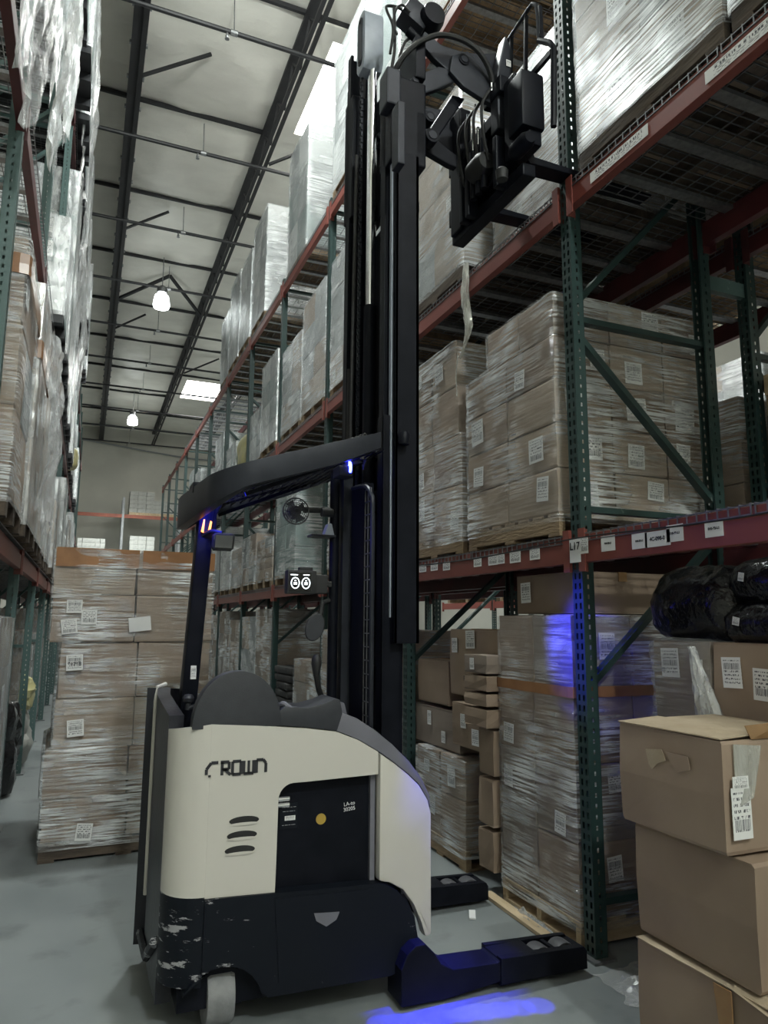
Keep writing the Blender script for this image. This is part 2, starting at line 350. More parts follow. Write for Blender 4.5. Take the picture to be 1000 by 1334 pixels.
# roof joists along the aisle
web = MB().bar((0, 0, 0), (0, .5, .5), .03, .03).mesh('web_bar', M['roof_steel']); web2 = MB().bar((0, 0, .5), (0, .5, 0), .03, .03).mesh('web_bar_back', M['roof_steel'])
for n_, x in enumerate(JX[1:-1]):
    root = structure(thing('roof_joist', ['dark steel roof joist over the left rack', 'dark double-flanged roof girder above the aisle', 'open-web steel roof joist above the right rack', 'open-web steel roof joist behind the right rack', 'open-web steel roof joist over the next aisle', 'open-web roof joist near the far right wall', 'last open-web roof joist by the right wall'][n_], 'roof joist', (x, 0, 10.35)))
    ch = MB().bb((x-.07, Y0, 10.93), (x+.07, Y1, 11.0)); ch.build('top_chord', M['roof_steel'], root)
    if n_ == 1:
        MB().bb((x-.11, Y0, 10.36), (x-.03, Y1, 10.42)).bb((x+.03, Y0, 10.36), (x+.11, Y1, 10.42)).build('bottom_chord', M['roof_steel'], root)
        MB().bb((x-.03, Y0, 10.40), (x+.03, Y1, 10.93)).build('girder_web', M['roof_steel'], root)
        bt = MB()
        y = 0
        while y < 34:
            bt.box((x-.12, y, 10.40), (.03, .05, .05)).box((x+.12, y, 10.40), (.03, .05, .05)); y += .75
        bt.build('bolt_clips', M['galv'], root)
    else:
        MB().bb((x-.08, Y0, 10.36), (x-.02, Y1, 10.42)).bb((x+.02, Y0, 10.36), (x+.08, Y1, 10.42)).build('bottom_chord', M['roof_steel'], root)
        for k in range(int((Y1-2)/1.0) if x < 6 else 0):
            link('web_bar', web, root, (0, k*1.0+.02, .06)); link('web_bar', web2, root, (0, k*1.0+.5, .06))
# sprinkler branch pipes across the aisle with pendent heads and their purlins
for k, y in enumerate(PY):
    if y < 2: continue
    r = structure(thing('sprinkler_pipe', 'black sprinkler branch pipe across the ceiling, %s from the camera' % ORD[k-len([q for q in PY if q < 2])], 'pipe', (1.4, y, 10.2)))
    MB().cyl((X0, y, 10.26), (X1, y, 10.26), .036, 8).build('pipe', M['pipe'], r)
    MB().bb((X0, y-.025, 10.985), (X1, y+.025, 11.06)).build('purlin', M['roof_steel'], r)
    for x in (1.5,):
        h = MB().lathe([(.045, .05), (.045, -.05)], (x, y, 10.26), 10, 'X'); hd = h.build('fitting', M['galv'], r)
        MB().lathe([(.018, 0), (.018, -.06), (.03, -.07), (.012, -.10), (.035, -.11), (.035, -.115)], (x-.1, y, 10.24), 10).build('sprinkler_head', M['galv'], r)
        MB().cyl((x, y, 10.28), (x, y+.1, 10.95), .008, 6).build('hanger_rod', M['galv'], r)
# diagonal sway braces
def brace(a, b_, lab, wd=.045):
    o = MB().bar(a, b_, wd, wd).build('sway_brace', M['roof_steel']); tag(o, lab, 'brace', kind='structure'); return o
brace((.25, 11.2, 10.40), (1.35, 10.9, 10.95), 'slim diagonal roof brace nearest the camera, beside the girder')
brace((.25, 16.2, 10.40), (1.2, 16.0, 10.95), 'slim diagonal roof brace from the girder, second one back')
brace((.25, 22.3, 10.40), (1.15, 22.1, 10.95), 'slim diagonal roof brace from the girder, third one back')
brace((.25, 20.1, 10.40), (1.55, 19.0, 10.85), 'diagonal roof brace meeting its pair behind the hanging lamp', .07)
brace((2.6, 20.3, 10.40), (1.55, 19.0, 10.85), 'diagonal roof brace from the joist to its pair', .07)
brace((2.75, 12.6, 10.40), (4.0, 12.0, 10.95), 'slim diagonal brace from the joist by the skylight')
brace((2.75, 25.5, 10.40), (3.9, 25.0, 10.95), 'slim diagonal brace from the joist near the back')
# cable sagging across the back wall
tag(MB().tube(smooth_pts([(-3, 36.8, 10.45), (.2, 36.8, 10.2), (2.7, 36.8, 9.95), (5, 36.8, 9.8), (8, 36.8, 9.9)]), .04, 6).build('roof_cable', M['galv']), 'pale cable sagging along the back wall under the roof', 'cable')
# high bay lamps
def lamp(x, y, z, lab, e=LAMP_W, glow=.075, cone=150):
    r = thing('high_bay_lamp', lab, 'lamp', (x, y, z), group='high bay lamps')
    MB().lathe([(.08, .42), (.13, .36), (.13, .24), (.10, .22)], (x, y, z), 16).build('ballast_housing', M['galv'], r, smooth=True)
    MB().lathe([(.09, .22), (.17, .16), (.20, .0), (.21, -.10), (.19, -.16), (.02, -.17)], (x, y, z), 20).build('glass_shade', M['lamp_glass'], r, smooth=True)
    MB().cyl((x, y, z+.42), (x, y, ZR-.02), .012, 6).build('hanger', M['galv'], r)
    ld = bpy.data.lights.new('lamp_light', 'SPOT'); ld.energy = e; ld.spot_size = math.radians(cone); ld.spot_blend = .6; ld.shadow_soft_size = .22; ld.color = (.93, 1.0, .97)
    link('lamp_light', ld, r, (0, 0, -.42))                       # reflector throws most light down
    lu = bpy.data.lights.new('lamp_glow', 'POINT'); lu.energy = e*glow; lu.shadow_soft_size = .22; lu.color = (.93, 1.0, .97)
    link('lamp_glow', lu, r, (0, 0, -.45))
for n_, y in enumerate(LAMP_Y):
    lamp(1.32, y, 9.75, e=LAMP_W*(.15, .55, .8, 2.4)[n_], glow=(6.0, .45, .005, .004)[n_], cone=(160, 84, 120, 120)[n_], lab=['hanging high bay lamp behind the camera over the aisle', 'hanging high bay lamp above the lift truck, out of the picture', 'glowing high bay lamp, nearer of the two seen over the aisle', 'glowing high bay lamp, farther of the two, near the back wall'][n_])
for n_, y in enumerate((2.0, 13.0, 24.0)):
    lamp(6.6, y, 9.75, 'high bay lamp over the next aisle, %s from the front' % ORD[n_], LAMP_W)
# ---------------------------------------------------------------- pallet racks
def punched(w, h, cols, pitch=.0508, hw=.016, hh=.030):
    """flat sheet in (u, v) with rows of real slots: returns verts, faces"""
    us = [0]
    for c in cols: us += [c-hw/2, c+hw/2]
    us.append(w)
    vs_ = [0]; v = pitch*.5
    while v+hh < h: vs_ += [v, v+hh]; v += pitch
    vs_.append(h)
    n = len(us); verts = [(u, q) for q in vs_ for u in us]; faces = []
    for j in range(len(vs_)-1):
        for i in range(n-1):
            if i % 2 == 1 and j % 2 == 1: continue
            faces.append((j*n+i, j*n+i+1, (j+1)*n+i+1, (j+1)*n+i))
    return verts, faces
def post_mesh(h, name, m):
    """C-section rack column: open towards +X, front face at X=0, 80 wide in Y, 72 deep"""
    b = MB()
    v, f = punched(.08, h, (.022, .058)); b.add([(0, u-.04, z) for u, z in v], f)
    for s in (-.04, .04):
        v, f = punched(.072, h, (.036,), hw=.012, hh=.022); b.add([(u, s, z) for u, z in v], f)
        b.bb((.069, s-(.012 if s > 0 else -.012), 0), (.072, s, h))
    v, f = punched(.08, h, (.022, .058)); b.add([(.0025, (u-.04)*.94, z) for u, z in v], f)      # inner skin of the sheet
    for s in (-.0375, .0375):
        v, f = punched(.072, h, (.036,), hw=.012, hh=.022); b.add([(u, s, z) for u, z in v], f)
    return b.mesh(name, m)
RP = post_mesh(6.45, 'post', M['green'])
LP = post_mesh(8.6, 'post_left_rack', M['green_pale'])
PLATE = MB().bb((-.03, -.07, 0), (.10, .07, .012)).mesh('base_plate', M['galv'])
def strut_mesh(z0, z1, d, m): return MB().bar((.06, 0, z0), (d+.01, 0, z1), .032, .048, (0, 1, 0)).mesh('strut', m)
def strut_set(d, zs, m): return [strut_mesh(a, b_, d, m) for a, b_ in zs]
RB = [(.25, .25), (1.28, 2.05), (2.17, 2.17), (3.12, 2.28), (3.22, 3.22), (3.33, 4.28), (4.35, 4.35), (5.3, 4.45), (5.45, 5.45), (6.3, 6.3)]
R_STR = strut_set(.95, RB, M['green'])
L_STR = strut_set(.95, [(.25, .25), (.35, 1.2), (1.3, 1.3), (2.4, 1.45), (2.5, 2.5), (3.6, 2.6), (3.7, 3.7), (4.8, 3.8), (4.9, 4.9), (6.0, 5.0), (6.1, 6.1), (7.2, 6.2), (7.3, 7.3), (8.4, 7.4)], M['green_pale'])
def upright(x, y, lab, post=RP, struts=R_STR, d=.95, mirror=False, pale=False, group='upright frames'):
    r = thing('upright_frame', lab, 'rack upright', (x, y, 0), PI if mirror else 0, group)
    link('front_post', post, r); link('rear_post', post, r, (d+.072, 0, 0), (0, 0, PI))
    link('base_plate', PLATE, r); link('base_plate', PLATE, r, (d+.072, 0, 0), (0, 0, PI))
    for s in struts: link('strut', s, r)
    return r
BAY, YA = 2.15, 3.0
RY = [YA+BAY*k for k in range(-1, 12)]        # right row uprights
RX, RD = 2.33, .95
for k, y in enumerate(RY):
    upright(RX, y, 'green upright frame of the right rack, %s from the camera' % ORD[k] if k != 1 else 'dark green punched upright frame standing by the truck fork tip')
R2X = 3.66
for k, y in enumerate(RY[:11]):
    upright(R2X, y, 'green upright frame of the second rack row behind the right rack, %s from the camera' % ORD[k], group='upright frames of the second row')
# beams
def beam_mesh(L, h, m, name='beam_body'):
    b = MB(); b.bb((0, 0, -h), (.05, L, -.04)).bb((.018, 0, -.04), (.05, L, 0))
    return b.mesh(name, m, bevel=.003)
CONN = MB().bb((-.006, -.004, -.19), (.0, .045, .03)).bb((-.006, -.006, -.19), (.05, 0, .03)).mesh('end_connector', M['red'])
CONN2 = MB().bb((-.006, -.004, -.19), (.0, .045, .03)).bb((-.006, -.006, -.19), (.05, 0, .03)).mesh('end_connector_dark', M['red_dark'])
CONNY = MB().bb((-.006, -.004, -.19), (.0, .045, .03)).bb((-.006, -.006, -.19), (.05, 0, .03)).mesh('end_connector_yellow', M['yellow'])
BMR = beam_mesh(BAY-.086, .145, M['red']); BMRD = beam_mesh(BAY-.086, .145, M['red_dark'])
LV = [2.03, 3.99, 6.35]
LVN = ['lowest', 'middle', 'top']
beams = {}
def beam(x, y, z, lab, body=BMR, conn=CONN, conn0=None, L=BAY-.086, mirror=False, group='rack beams'):
    r = thing('rack_beam', lab, 'rack beam', (x, y, z), PI if mirror else 0, group); r['kind'] = 'thing'
    o = (0, -L, 0) if mirror else (0, 0, 0)
    link('beam_body', body, r, o)
    link('end_connector', conn0 or conn, r, o); link('end_connector', conn, r, (0, o[1]+L, 0)).scale.y = -1
    return r
for k in range(len(RY)-1):
    for l, z in enumerate(LV):
        y = RY[k]+.043
        bay = ORD[k]
        beams[k, l] = beam(RX-.012, y, z, 'red front beam, %s level of the right rack, %s bay' % (LVN[l], bay), conn0=CONNY if (k, l) == (0, 1) else None, group='front beams of the right rack')
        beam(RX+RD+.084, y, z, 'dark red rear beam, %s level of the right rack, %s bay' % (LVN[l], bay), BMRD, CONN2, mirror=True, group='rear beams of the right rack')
        if k < 8:
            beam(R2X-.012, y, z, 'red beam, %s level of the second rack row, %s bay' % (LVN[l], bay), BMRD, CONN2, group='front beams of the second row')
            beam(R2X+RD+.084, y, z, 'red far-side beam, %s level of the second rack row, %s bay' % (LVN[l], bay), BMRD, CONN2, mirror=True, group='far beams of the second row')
# row spacers between the two back-to-back rows
spm = MB().bb((0, -.02, -.045), (R2X-RX-RD-.072, .02, .045)).mesh('row_spacer', M['green_pale'])
for k, y in enumerate(RY[:4]):
    for n_, z in enumerate((1.2, 3.63, 5.6)):
        tag(link('row_spacer', spm, None, (RX+RD+.072, y, z)), 'pale green row spacer, %s height, at %s upright pair' % (['low', 'middle', 'high'][n_], ORD[k]), 'rack spacer', 'row spacers')
# wire decks
def deck_mesh(dx, dy):
    b = MB(); r_ = .0025
    n = int(dy/.052)
    for i in range(n+1):
        y = i*dy/n; b.box((dx/2, y, 0), (dx, r_*2, r_*2)); b.box((.0, y, -.02), (r_*2, r_*2, .045))
    n = int(dx/.105)
    for i in range(n+1):
        x = i*dx/n; b.box((x, dy/2, -r_*2), (r_*2, dy, r_*2))
    b.box((-.001, dy/2, -.042), (r_*2.4, dy, r_*2.4))
    return b.mesh('wire_grid', M['wire'])
DX, DY = RD+.11, 1.0
DKM = deck_mesh(DX, DY)
CHN = MB().bb((.055, -.03, -.035), (DX-.055, .03, -.012)).mesh('deck_channel', M['galv'])
def deck(x, y, z, lab, group):
    r = thing('wire_deck', lab, 'wire deck', (x, y, z), 0, group)
    g = link('wire_grid', DKM, r); g['kind'] = 'stuff'
    for q in (.17, .5, .83): link('deck_channel', CHN, r, (0, q, 0))
    return r
for k in range(9):
    for l, z in enumerate(LV):
        for h in (0, 1):
            deck(RX-.012, RY[k]+.06+h*1.02, z+.006, 'wire deck, %s level of the right rack, %s bay, %s half' % (LVN[l], ORD[k], ['near', 'far'][h]), 'wire decks of the right rack')
            if k < 4: deck(R2X-.012, RY[k]+.06+h*1.02, z+.006, 'wire deck, %s level of the second row, %s bay, %s half' % (LVN[l], ORD[k], ['near', 'far'][h]), 'wire decks of the second row')
# left rack: mirrored, its front faces the aisle at X = -0.5
LX = -.5
LY = [6.35+BAY*k for k in range(-2, 12)]
LLV = [2.12, 4.5, 7.55]
BML = beam_mesh(BAY-.086, .15, M['red']); BMLD = beam_mesh(BAY-.086, .15, M['red_dark'])
for k, y in enumerate(LY):
    upright(LX, y, 'pale green upright frame of the left rack, %s from the camera' % ORD[k], LP, L_STR, mirror=True, group='upright frames of the left rack')
for k in range(len(LY)-1):
    for l, z in enumerate(LLV):
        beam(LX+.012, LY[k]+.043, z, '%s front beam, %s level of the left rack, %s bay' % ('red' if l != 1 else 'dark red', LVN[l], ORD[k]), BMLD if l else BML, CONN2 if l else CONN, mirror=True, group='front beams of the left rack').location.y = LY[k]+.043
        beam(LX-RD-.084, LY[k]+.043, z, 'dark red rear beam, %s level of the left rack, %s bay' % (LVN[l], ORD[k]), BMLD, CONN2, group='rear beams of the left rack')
        if k < 6:
            for h in (0, 1):
                deck(LX-RD-.084, LY[k]+.06+h*1.02, z+.006, 'wire deck, %s level of the left rack, %s bay, %s half' % (LVN[l], ORD[k], ['near', 'far'][h]), 'wire decks of the left rack')
# rack along the back wall
for n_, x in enumerate((-1.2, 1.35, 3.9, 6.4)):
    MB().bb((x-.05, 34.6, 0), (x+.05, 34.7, 7.2)).bb((x-.05, 35.6, 0), (x+.05, 35.7, 7.2)).build('post_pair', M['galv'], tag(link('back_rack_upright', None, None, (x, 34.65, 0)), 'grey upright of the back wall rack, %s from the left' % ORD[n_], 'rack upright', 'uprights of the back wall rack'))
for n_, (a, b_) in enumerate(((-1.2, 1.35), (1.35, 3.9), (3.9, 6.4))):
    for l, z in enumerate((4.3, 6.4)):
        r = thing('rack_beam', 'orange beam of the back wall rack, %s level, %s bay from the left' % (['lower', 'upper'][l], ORD[n_]), 'rack beam', (a, 34.6, z), 0, 'beams of the back wall rack'); r['kind'] = 'thing'
        MB().bb((a+.05, 34.58, z-.16), (b_-.05, 34.64, z)).build('beam_body', M['orange_steel'], r)
        MB().bb((a+.05, 34.66, z-.02), (b_-.05, 35.6, z)).build('shelf_deck', M['galv'], r)

# ---------------------------------------------------------------- signs and labels
def text_mesh(s, size, m, name='lettering', bold=0.0, sx=1.0):
    cu = bpy.data.curves.new(name, 'FONT'); cu.body = s; cu.size = size; cu.align_x = 'CENTER'; cu.align_y = 'CENTER'; cu.offset = bold; cu.extrude = .0004
    o = bpy.data.objects.new('tmp', cu); C.objects.link(o)
    dg = bpy.context.evaluated_depsgraph_get(); me = bpy.data.meshes.new_from_object(o.evaluated_get(dg))
    bpy.data.objects.remove(o); me.materials.clear(); me.materials.append(m)
    for v in me.vertices: v.co.x *= sx
    return me
_lab = {}
def label_mesh(w, h, i):
    """thin sticker in the XZ plane facing -Y, UV 0..1 on its face"""
    key = (round(w, 3), round(h, 3), i)
    if key not in _lab:
        me = bpy.data.meshes.new('shipping_label'); t = .0015
        v = [(-w/2, 0, -h/2), (w/2, 0, -h/2), (w/2, 0, h/2), (-w/2, 0, h/2)]
        vs = [(a, -t, c) for a, b_, c in v]+v
        me.from_pydata(vs, [], [(0, 1, 2, 3), (7, 6, 5, 4), (0, 4, 5, 1), (1, 5, 6, 2), (2, 6, 7, 3), (3, 7, 4, 0)])
        uv = me.uv_layers.new(name='uv'); q = [(0, 0), (1, 0), (1, 1), (0, 1)]
        for li in range(4): uv.data[li].uv = q[li]
        me.materials.append(M['paper'] if i < 0 else LAB[i]); _lab[key] = me
    return _lab[key]
FACE = {'-X': -PI/2, '-Y': 0.0, '+X': PI/2}
def sticker(parent, at, face, w, h, i=0, roll=0, name='shipping_label'):
    from mathutils import Euler
    rz = FACE[face]
    m3 = Matrix.Rotation(rz, 3, 'Z') @ Matrix.Rotation(roll, 3, 'Y')
    return link(name, label_mesh(w, h, i), parent, at, tuple(m3.to_euler()))
def words(parent, s, size, m, at, face, bold=0, sx=1.0, roll=0):
    m3 = Matrix.Rotation(FACE[face], 3, 'Z') @ Matrix.Rotation(PI/2, 3, 'X') @ Matrix.Rotation(roll, 3, 'Z')
    return link('lettering', text_mesh(s, size, m, bold=bold, sx=sx), parent, at, tuple(m3.to_euler()))
# location tags on the lowest beams
def tags(b_, base_y, items):
    for (pxx, pyy, wpx, hpx, txt, sz) in items:
        p = px(pxx, pyy, 'X', RX-.014); q = px(pxx+wpx, pyy, 'X', RX-.014)
        wd = abs(q.y-p.y); hh = hpx/925*(p-CAM).dot(_f)
        o = sticker(b_, (-.002, (p.y+q.y)/2-base_y, p.z-b_.location.z), '-X', wd, hh, -1 if txt else 0, name='location_tag')
        if txt: words(o, txt, sz, M['ink'], (0, -.002, 0), '-Y', .0008)
tags(beams[0, 0], beams[0, 0].location.y, [(783, 709, 18, 20, 'B10-32-L1', .012), (823, 706, 20, 20, '010-33-L1', .012), (840, 704, 33, 20, '4C-098-0', .024), (868, 696, 22, 22, '010-33-L1', .014), (918, 690, 24, 22, '010-32-L1', .014)])
tags(beams[1, 0], beams[1, 0].location.y, [(546, 741, 9, 10, '', 0), (561, 739, 9, 10, '', 0), (577, 738, 9, 11, '', 0), (617, 733, 10, 12, '', 0), (636, 730, 12, 14, '', 0), (648, 729, 9, 12, '', 0), (664, 727, 14, 14, '', 0), (690, 723, 13, 14, '', 0)])
# hanging bay sign on the green post
p = px(743, 718, 'X', RX-.016)
r = thing('bay_sign', 'white paper bay sign taped on the dark green post', 'sign', (RX-.02, 2.985, p.z))
sticker(r, (0, 0, 0), '-X', .088, .125, -1, name='paper_sheet'); words(r, 'L17', .055, M['ink'], (-.003, 0, .02), '-X', .001)
r2 = sticker(r, (0, -.075, .02), '-X', .06, .085, 0, name='barcode_tag')
# white strips on the upper beam
for yy, wd in ((2.55, .42), (1.75, .5)):
    sticker(beams[0, 1], (-.002, yy-beams[0, 1].location.y, -.09), '-X', wd, .06, 1, name='location_tag')
# steel cable strung along the lowest beam
tag(MB().tube(smooth_pts([(RX-.03, .9, 2.015), (RX-.03, 2.0, 1.985), (RX-.03, 2.95, 2.01), (RX-.03, 4.0, 1.985), (RX-.03, 5.1, 2.01)], 4), .004, 5).build('beam_cable', M['rubber']), 'thin dark cable strung along the lowest red beam', 'cable')
# ---------------------------------------------------------------- goods
_cart = {}
def carton_mesh(sx, sy, sz, m, var=0):
    """closed carton centred on its base: bevelled, slightly bulged sides, shallow flap seam along the top"""
    key = (round(sx, 2), round(sy, 2), round(sz, 2), m, var)
    if key in _cart: return _cart[key]
    rnd = random.Random(hash(key[:3])+var*17); b = MB(); hx, hy = sx/2, sy/2
    j = lambda: rnd.uniform(-.004, .004)
    g = min(.004, sz*.02)
    ring = lambda z, o: [(-hx-o+j(), -hy-o+j(), z), (0, -hy-o*1.6, z), (hx+o+j(), -hy-o+j(), z), (hx+o*1.6, 0, z), (hx+o+j(), hy+o+j(), z), (0, hy+o*1.6, z), (-hx-o+j(), hy+o+j(), z), (-hx-o*1.6, 0, z)]
    vs = ring(0, -.0015)+ring(min(.012, sz*.06), 0)+ring(sz*.5, .002)+ring(sz-min(.012, sz*.06), 0)+ring(sz, -.002)+[(0, -hy, sz-g), (0, hy, sz-g)]
    fs = []
    for r_ in range(4):
        for i in range(8): fs.append((r_*8+i, r_*8+(i+1) % 8, r_*8+8+(i+1) % 8, r_*8+8+i))
    fs.append(tuple(range(7, -1, -1)))
    t = 32
    fs += [(t, 40, 41, t+6), (t, t+6, t+7), (40, t+2, t+4, 41), (t+2, t+3, t+4), (t, t+1, 40), (t+1, t+2, 40), (t+4, t+5, 41), (t+5, t+6, 41)]
    _cart[key] = b.add(vs, fs).mesh('carton', M[m]); return _cart[key]
_pal = {}
def pallet_meshes(D, W, m):
    key = (round(D, 2), round(W, 2), m)
    if key not in _pal:
        _pal[key] = (MB().bb((-D/2, -.05, 0), (D/2, .05, .018)).mesh('deck_board', M[m], bevel=.002),
                     MB().bb((-.02, -W/2, 0), (.02, W/2, .09)).mesh('stringer', M[m], bevel=.002))
    return _pal[key]
def add_pallet(root, D, W, m, detail=True, along='x'):
    """stringer pallet 0.126 high; boards run along X, stringers along Y (or turned)"""
    if not detail:
        b = MB()
        for y in (-W/2+.05, 0, W/2-.05): b.bb((-D/2, y-.05, .0), (D/2, y+.05, .1))
        b.bb((-D/2, -W/2, .1), (D/2, W/2, .126))
        return link('pallet', b.mesh('pallet', M[m]), root)
    e = link('pallet', None, root, (0, 0, 0), (0, 0, 0 if along == 'x' else PI/2))
    if along != 'x': D, W = W, D
    bd, st = pallet_meshes(D, W, m)
    for x in (-D/2+.02, 0, D/2-.02): link('stringer', st, e, (x, 0, .018))
    for i in range(7): link('deck_board', bd, e, (0, -W/2+.05+(W-.1)*i/6, .108))
    for y in (-W/2+.05, 0, W/2-.05): link('bottom_board', bd, e, (0, y, 0))
    return e
def rrect(x0, x1, y0, y1, n, r=.03):
    pts = []; per = 2*((x1-x0)+(y1-y0))
    for (ax, ay, bx, by) in ((x0, y0, x1, y0), (x1, y0, x1, y1), (x1, y1, x0, y1), (x0, y1, x0, y0)):
        L = math.hypot(bx-ax, by-ay)
        k = n//4
        for i in range(k):
            t = i/k; x = ax+(bx-ax)*t; y = ay+(by-ay)*t
            if t*L < r*.7 : x += (x0+x1)/2*0; 
            pts.append((x, y))
    out = []; cx, cy = (x0+x1)/2, (y0+y1)/2
    for x, y in pts:
        d = min(abs(x-x0)+abs(y-y0), abs(x-x1)+abs(y-y0), abs(x-x1)+abs(y-y1), abs(x-x0)+abs(y-y1))
        if d < r: k = (r-d)*.4/math.hypot(x-cx, y-cy); x += (cx-x)*k; y += (cy-y)*k
        out.append((x, y))
    return out
def film_mb(loops, n=96, dz=.04, amp=.006, seed=0, top=True):
    """film skin over a stack given as (z, x0, x1, y0, y1) rings"""
    n = n//4*4; zs = []
    for a, b_ in zip(loops, loops[1:]):
        k = max(1, int(round((b_[0]-a[0])/dz)))
        for i in range(k): t = i/k; zs.append([a[q]+(b_[q]-a[q])*t for q in range(5)])
    zs.append(list(loops[-1])); b = MB(); vs = []
    rows = []
    for (z, x0, x1, y0, y1) in zs: rows.append((z, rrect(x0, x1, y0, y1, n), (x0+x1)/2, (y0+y1)/2))
    if top:
        z, x0, x1, y0, y1 = zs[-1]
        for ins, up in ((.05, .012), (.16, .010)): rows.append((z+up, rrect(x0+ins, x1-ins, y0+ins, y1-ins, n), (x0+x1)/2, (y0+y1)/2))
    for z, ring, cx, cy in rows:
        for x, y in ring:
            d = math.hypot(x-cx, y-cy) or 1
            o = amp*(nz(x*3+seed, y*3, z*17)+.7*nz(x*7, y*7+seed, z*5))+.004
            vs.append((x+(x-cx)/d*o, y+(y-cy)/d*o, z+amp*.5*nz(x*5, y*5, seed)))
    R = len(rows)
    return b.add(vs, [(i*n+j, i*n+(j+1) % n, (i+1)*n+(j+1) % n, (i+1)*n+j) for i in range(R-1) for j in range(n)])
def load(name, label, cat, loc, D, W, rows, nx=2, ny=2, mats=('kraft0',), film='film', pallet='wood', detail=True, inset=None, skip=(), labels=.3, faces=('-X', '-Y'), rz=0, seed=0, group=None, band=None, lw=(.085, .11), jit=.012, along='x', fine=True, hollow=True):
    """goods stacked on a pallet: root > pallet (> boards), cartons (> labels), stretch film"""
    rnd = random.Random(seed*131+7)
    r = thing(name, label, cat, loc, rz, group)
    ph = 0
    if pallet: add_pallet(r, D, W, pallet, detail, along); ph = .127
    z = ph; loops = []
    for k, h in enumerate(rows):
        a0, a1, b0, b1 = (inset or {}).get(k, (0, 0, 0, 0))
        x0, x1, y0, y1 = -D/2+a0, D/2-a1, -W/2+b0, W/2-b1
        cx, cy = (x1-x0)/nx, (y1-y0)/ny
        for i in range(nx):
            for j in range(ny):
                if (k, i, j) in skip: continue
                if hollow and nx > 2 and 0 < i < nx-1 and 0 < j < ny-1 and k < len(rows)-1: continue
                sx, sy = cx-.012, cy-.012
                px_, py_ = x0+cx*(i+.5)+rnd.uniform(-.003, .003), y0+cy*(j+.5)+rnd.uniform(-.003, .003)
                c = link('carton', carton_mesh(sx, sy, h-.006, rnd.choice(mats), rnd.randrange(2)), r, (px_, py_, z), (0, 0, rnd.uniform(-jit, jit)*.5))
                for fc in faces:
                    if (fc == '-X' and i == 0) or (fc == '+X' and i == nx-1) or (fc == '-Y' and j == 0):
                        if rnd.random() < labels:
                            w_ = rnd.uniform(*lw); h_ = w_*rnd.uniform(.9, 1.35)
                            half = (sy if fc != '-Y' else sx)/2-w_/2-.02
                            if half < 0 or h_ > h-.03: continue
                            u = rnd.uniform(-half, half); v = rnd.uniform(h_/2+.015, h-h_/2-.015)
                            at = {'-X': (-sx/2-.009, u, v), '+X': (sx/2+.009, u, v), '-Y': (u, -sy/2-.009, v)}[fc]
                            sticker(c, at, fc, w_, h_, rnd.randrange(4), rnd.uniform(-.08, .08))
        e = .012
        loops += [(z+.012, x0-e, x1+e, y0-e, y1+e), (z+h-.012, x0-e, x1+e, y0-e, y1+e)]
        z += h
    if film:
        loops[0] = (ph-.05 if ph else .02, *loops[0][1:])
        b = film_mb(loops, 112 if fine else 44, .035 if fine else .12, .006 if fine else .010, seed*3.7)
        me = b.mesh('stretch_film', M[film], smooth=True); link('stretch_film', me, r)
    if band:
        z0, z1, mk = band; e = .019
        x0, x1, y0, y1 = -D/2-e, D/2+e, -W/2-e, W/2+e
        link('tape_band', film_mb([(z0, x0, x1, y0, y1), (z1, x0, x1, y0, y1)], 80, .05, .003, seed, False).mesh('tape_band', M[mk]), r)
    return r
BROWN = ('kraft0', 'kraft1', 'kraft0', 'kraft3'); PALE = ('kraft2', 'kraft0', 'grey_box'); GREY = ('grey_box', 'teal_box', 'white_box'); WHITE = ('white_box', 'grey_box')
RC = RX-.02    # aisle face of goods in the right rack

# -- right rack, lowest shelf, bay beside the truck
load('wrapped_pallet_load', 'tall film-wrapped load of brown cartons on the lowest shelf right behind the green post', 'pallet load', (RC+.60, 3.615, LV[0]+.012), 1.18, .98, [.255]*5, 3, 2, ('kraft0', 'kraft0', 'kraft2', 'kraft1'), 'film', inset={4: (0, 0, 0, .27)}, labels=.75, seed=1, group='loads on the right rack', lw=(.10, .15))
load('wrapped_pallet_load', 'film-wrapped brown carton load on the lowest shelf, just beyond the load by the green post', 'pallet load', (RC+.57, 4.64, LV[0]+.012), 1.1, .86, [.36, .36, .36, .34], 2, 2, ('kraft0', 'kraft1', 'kraft2'), 'film', inset={2: (0, 0, .05, 0), 3: (0, 0, .07, 0)}, labels=.6, seed=2, group='loads on the right rack', lw=(.10, .15))
# -- middle shelf of that bay and the near bay
load('wrapped_pallet_load', 'pale film-wrapped load on the middle shelf seen beside the mast', 'pallet load', (RC+.56, 4.60, LV[1]+.012), 1.1, .94, [.36]*4, 2, 2, ('kraft2', 'grey_box', 'kraft2'), 'film_dense', labels=.4, seed=3, pallet='wood_dark', group='loads on the right rack')
load('wrapped_pallet_load', 'film-wrapped pale load on the middle shelf behind the raised fork carriage', 'pallet load', (RC+.70, 3.57, LV[1]+.012), 1.0, .92, [.3]*4, 2, 2, ('white_box', 'kraft2', 'kraft0'), 'film_dense', labels=.4, seed=4, pallet='wood_dark', group='loads on the right rack')
load('wrapped_pallet_load', 'big film-wrapped load with diagonal wrinkles, middle shelf above the camera side, nearer the post', 'pallet load', (RC+.60, 2.37, LV[1]+.012), 1.18, .95, [.33, .45, .45, .4], 2, 2, ('kraft0', 'kraft2', 'grey_box'), 'film_diag', labels=.9, seed=5, pallet='wood_dark', group='loads on the right rack', lw=(.12, .18))
load('wrapped_pallet_load', 'big film-wrapped load with diagonal wrinkles, middle shelf, cut by the picture edge', 'pallet load', (RC+.60, 1.38, LV[1]+.012), 1.18, .95, [.36, .45, .45], 2, 2, ('kraft0', 'kraft2'), 'film_diag', labels=.9, seed=6, pallet='wood_dark', group='loads on the right rack', lw=(.12, .18))
